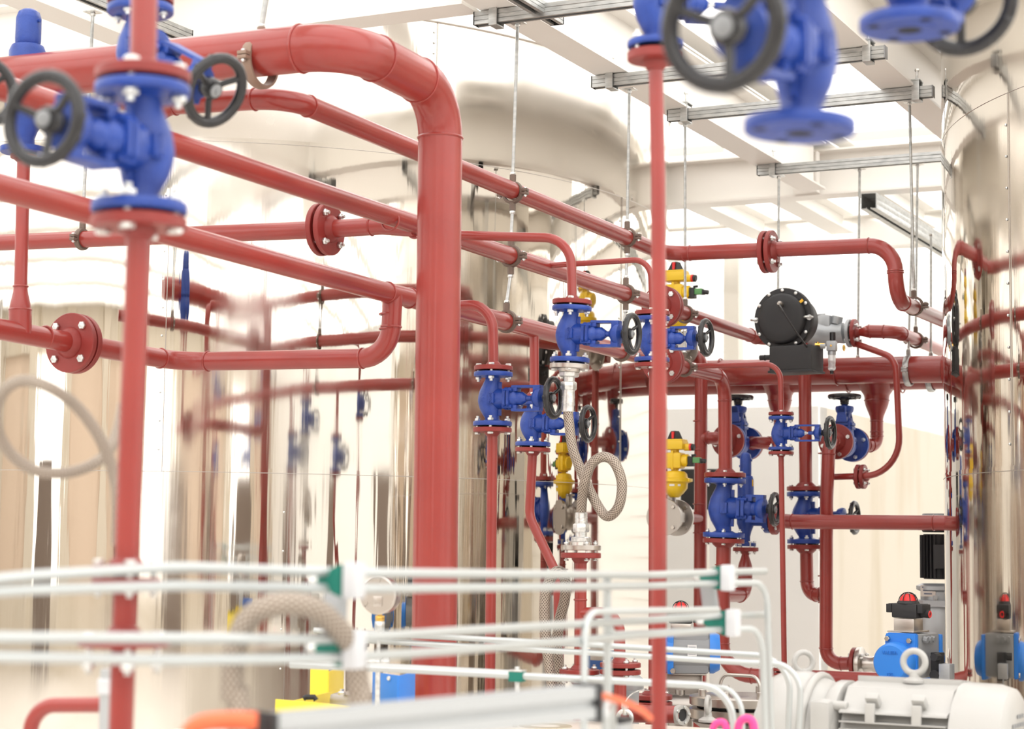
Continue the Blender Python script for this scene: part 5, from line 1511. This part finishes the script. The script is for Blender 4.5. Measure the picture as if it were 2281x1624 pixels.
wpart(rt, 'mounting_bracket', MB().box(cl_ - Z3 * .15 + Nx * .01, (.15, .004, .13), FL, .001).box(cl_ - Z3 * .15 + Nx * .085, (.004, .09, .13), FL, .001).box(cl_ - Z3 * .086 + Nx * .02, (.16, .10, .006), FL, .001), STEELD)
wpart(rt, 'valve_body', MB().cyl(cl_ - Z3 * .215 - Nx * .09, cl_ - Z3 * .215 + Nx * .12, .05, 28).cyl(cl_ - Z3 * .22, cl_ - Z3 * .15, .02, 12).box(cl_ - Z3 * .213, (.16, .10, .02), FL, .003), STEELD)
wpart(rt, 'pedestal', MB().cyl(cl_ - Z3 * .26, V((cl_.x, cl_.y, 0)), .05, 24), STEELD)
wpart(rt, 'top_bracket', MB().box(cl_ + Z3 * .098, (.08, .07, .03), FL, .002), STEEL)
switchbox(rt, cl_ + Z3 * .110 - Nx * .0, 1.0, FL)

# black motor on grey gearbox
gmx = W(2093, 1290, 9.5)
rt = thing('agitator_motor', 'black finned vertical motor on a grey gearbox, half hidden by the right tank', 'motor', V((gmx.x, gmx.y, 0)))
z = lambda py: W(2093, py, 9.5).z
c = V((gmx.x, gmx.y, 0))
m = MB().cyl(c + Z3 * z(1290), c + Z3 * z(1190), .078, 32)
for k in range(28):
    a_ = 2 * PI * k / 28
    d = V((math.cos(a_), math.sin(a_), 0)); m.box(c + d * .085 + Z3 * (z(1288) + z(1192)) / 2, (.022, .004, z(1192) - z(1288)), frame(Z3, d))
m.cyl(c + Z3 * z(1186), c + Z3 * z(1150), .085, 32, ch=.006)
wpart(rt, 'motor', m, BLACKM)
wpart(rt, 'fan_cowl', MB().lathe([(.088, 0), (.088, .05), (.080, .062), (0, .064)], c + Z3 * z(1172), Z3, 32), GREYM)
wpart(rt, 'terminal_box', MB().box(c - U * .085 + N * .03 + Z3 * z(1240), (.07, .05, .12), HF, .006), BLACKM)
g_ = MB().lathe([(.075, 0), (.104, .01), (.104, .03), (.095, .035), (.095, .12), (.115, .13), (.115, .148), (.09, .16)], c + Z3 * (z(1300) - .16), Z3, 32)
g_.lathe([(.15, 0), (.15, .03), (.10, .032)], c + Z3 * z(1350), Z3, 8)
g_.lathe([(.08, 0), (.12, .05), (.13, .16), (.11, .26)], c + Z3 * (z(1350) - .25), Z3, 12)
g_.cyl(c + Z3 * .2, c + Z3 * (z(1350) - .2), .09, 24)
for k in range(4):
    a_ = PI / 4 + k * PI / 2 + .4; g_.hexa(c + V((.13 * math.cos(a_), .13 * math.sin(a_), z(1350) + .03)), c + V((.13 * math.cos(a_), .13 * math.sin(a_), z(1350) + .055)), .013)
wpart(rt, 'gearbox', g_, GREYL)
q = c - U * .097 - N * .035 + Z3 * z(1316)
lb = wpart(rt, 'rating_plate', MB().box(q, (.075, .003, .055), HF), STEEL)
pr = MB()
for k in range(3): pr.box(q - U * .002 + Z3 * (.018 - k * .016), (.06 - .01 * k, .001, .007), HF)
wpart(rt, 'plate_print', pr, PRINT, None, lb)

# ================================================================== white gear motor in the lower right
AX = (N * .985 + U * -.05).normalized()
mc = W(2020, 1655, 5.15)
sd = AX.cross(Z3).normalized()                      # horizontally across the motor
if sd.y > 0: sd = -sd
FM = Matrix((AX, -sd, Z3)).transposed()
rt = thing('gear_motor', 'large off white finned gear motor in the lower right corner', 'motor', V((mc.x, mc.y, mc.z - .2)))
p_l = (W(1885, 1600, 5.15) - mc).dot(AX); p_r = (W(2168, 1600, 5.15) - mc).dot(AX)
m = MB().cyl(mc + AX * p_l, mc + AX * p_r, .135, 48)
# upper front shield plate
sh = [(-.005, .160), (.075, .150), (.120, .098), (.150, .090), (.152, .084), (.10, .084), (-.005, .11)]
Fs = Matrix((sd, Z3, sd.cross(Z3))).transposed()
st0 = mc + AX * (p_l + .004) if Fs.col[2].dot(AX) > 0 else mc + AX * (p_r - .004)
m.prism(sh, st0, Fs, (p_r - p_l) - .008, .001)
wpart(rt, 'motor_body', m, MOTOR)
fn = 0
ml = (p_l + p_r) / 2; L_ = p_r - p_l
for k in range(7):                                   # horizontal side fins
    zz = .062 - k * .020
    wpart(rt, 'cooling_fin', MB().box(mc + AX * ml + sd * .115 + Z3 * zz, (L_ - .01, .085, .0035), FM, .001), MOTOR)
for k in range(6):                                   # upright top fins
    yy = -.004 - k * .016
    wpart(rt, 'cooling_fin', MB().box(mc + AX * ml + sd * yy + Z3 * .139, (L_ - .012 + .004 * (k % 2), .0035, .070 - .003 * k), FM, .001), MOTOR)
for t in (.30, .72):                                 # brackets on the shield
    pz_ = mc + AX * (p_l + L_ * t) + sd * .122 + Z3 * .118
    Fz = FM @ Matrix.Rotation(.72, 3, 'X')
    wpart(rt, 'terminal_lug', MB().box(pz_, (.036, .022, .040), Fz, .004).box(pz_ - Z3 * .03 + sd * .028, (.026, .014, .05), FM, .003), MOTOR)
cw_ = MB().lathe([(.150, 0), (.168, .004), (.170, .02), (.168, .10), (.158, .135), (.135, .150), (0, .152)], mc + AX * (p_r - .004), AX, 56)
wpart(rt, 'fan_cowl', cw_, MOTOR)
gr = MB()
for j in range(-4, 5):
    for k in range(-4, 5):
        if j * j + k * k < 20: gr.box(mc + AX * (p_r + .1495) + sd * j * .024 + Z3 * k * .022, (.002, .017, .010), FM)
wpart(rt, 'cowl_grille', gr, GREYM, 'grey slotted grille')
for dz in (.10, -.02):
    wpart(rt, 'corner_bolt', MB().cyl(mc + AX * (p_l - .03) + sd * .125 + Z3 * dz, mc + AX * (p_l + .02) + sd * .125 + Z3 * dz, .013, 16, ch=.003), MOTOR)
bl = MB().box(mc + AX * (p_l - .045) + sd * .03 + Z3 * -.02, (.060, .28, .27), FM, .02)
bl.lathe([(.155, 0), (.160, .01), (.160, .035), (.150, .04)], mc + AX * (p_l - .05), AX, 40)
wpart(rt, 'motor_flange', bl, MOTOR)
gb = MB().lathe([(.10, 0), (.16, .015), (.178, .05), (.180, .11), (.172, .14), (.150, .19), (.142, .21)], mc + AX * (p_l - .25), AX, 48)
gb.torus(mc + AX * (p_l - .10), AX, .168, .012, 48, 10)
gb.cyl(mc + AX * (p_l - .27), mc + AX * (p_l - .24), .09, 40)
wpart(rt, 'gearbox', gb, MOTOR)
wpart(rt, 'foot', MB().box(mc + AX * ml - Z3 * .20, (L_ + .2, .30, .05), FM, .006), MOTOR)
tag(MB().box(V((mc.x, mc.y, (mc.z - .225) / 2)) + AX * -.05, (.9, .36, mc.z - .226), FM, .01).build('motor_plinth', DECK), 'cream plinth under the large off white motor', 'plinth')
def eye_on(px, py, Y, s, lab, axv):
    p = W(px, py, Y); return eyebolt(p, s, lab, ax=axv, Rr=.026, rr=.0078)
eye_on(2037, 1521, 5.15, 1.15, 'white ring eyebolt on top of the finned motor', -U)
eye_on(1790, 1514, 5.45, 1.05, 'white ring eyebolt on the gearbox end of the motor', (-U * .8 + N * .6))

# every kind that repeats carries a common group
_n = {}
for o in S.objects:
    if o.get('category') and not o.parent: _n.setdefault(o['category'], []).append(o)
for cat_, os_ in _n.items():
    if len(os_) > 1:
        for o in os_:
            if not o.get('group'): o['group'] = {'pipe': 'red pipes', 'beam': 'cream steel beams', 'tube': 'small bore tubes', 'hose': 'hoses'}.get(cat_, cat_ + 's of the pipework')
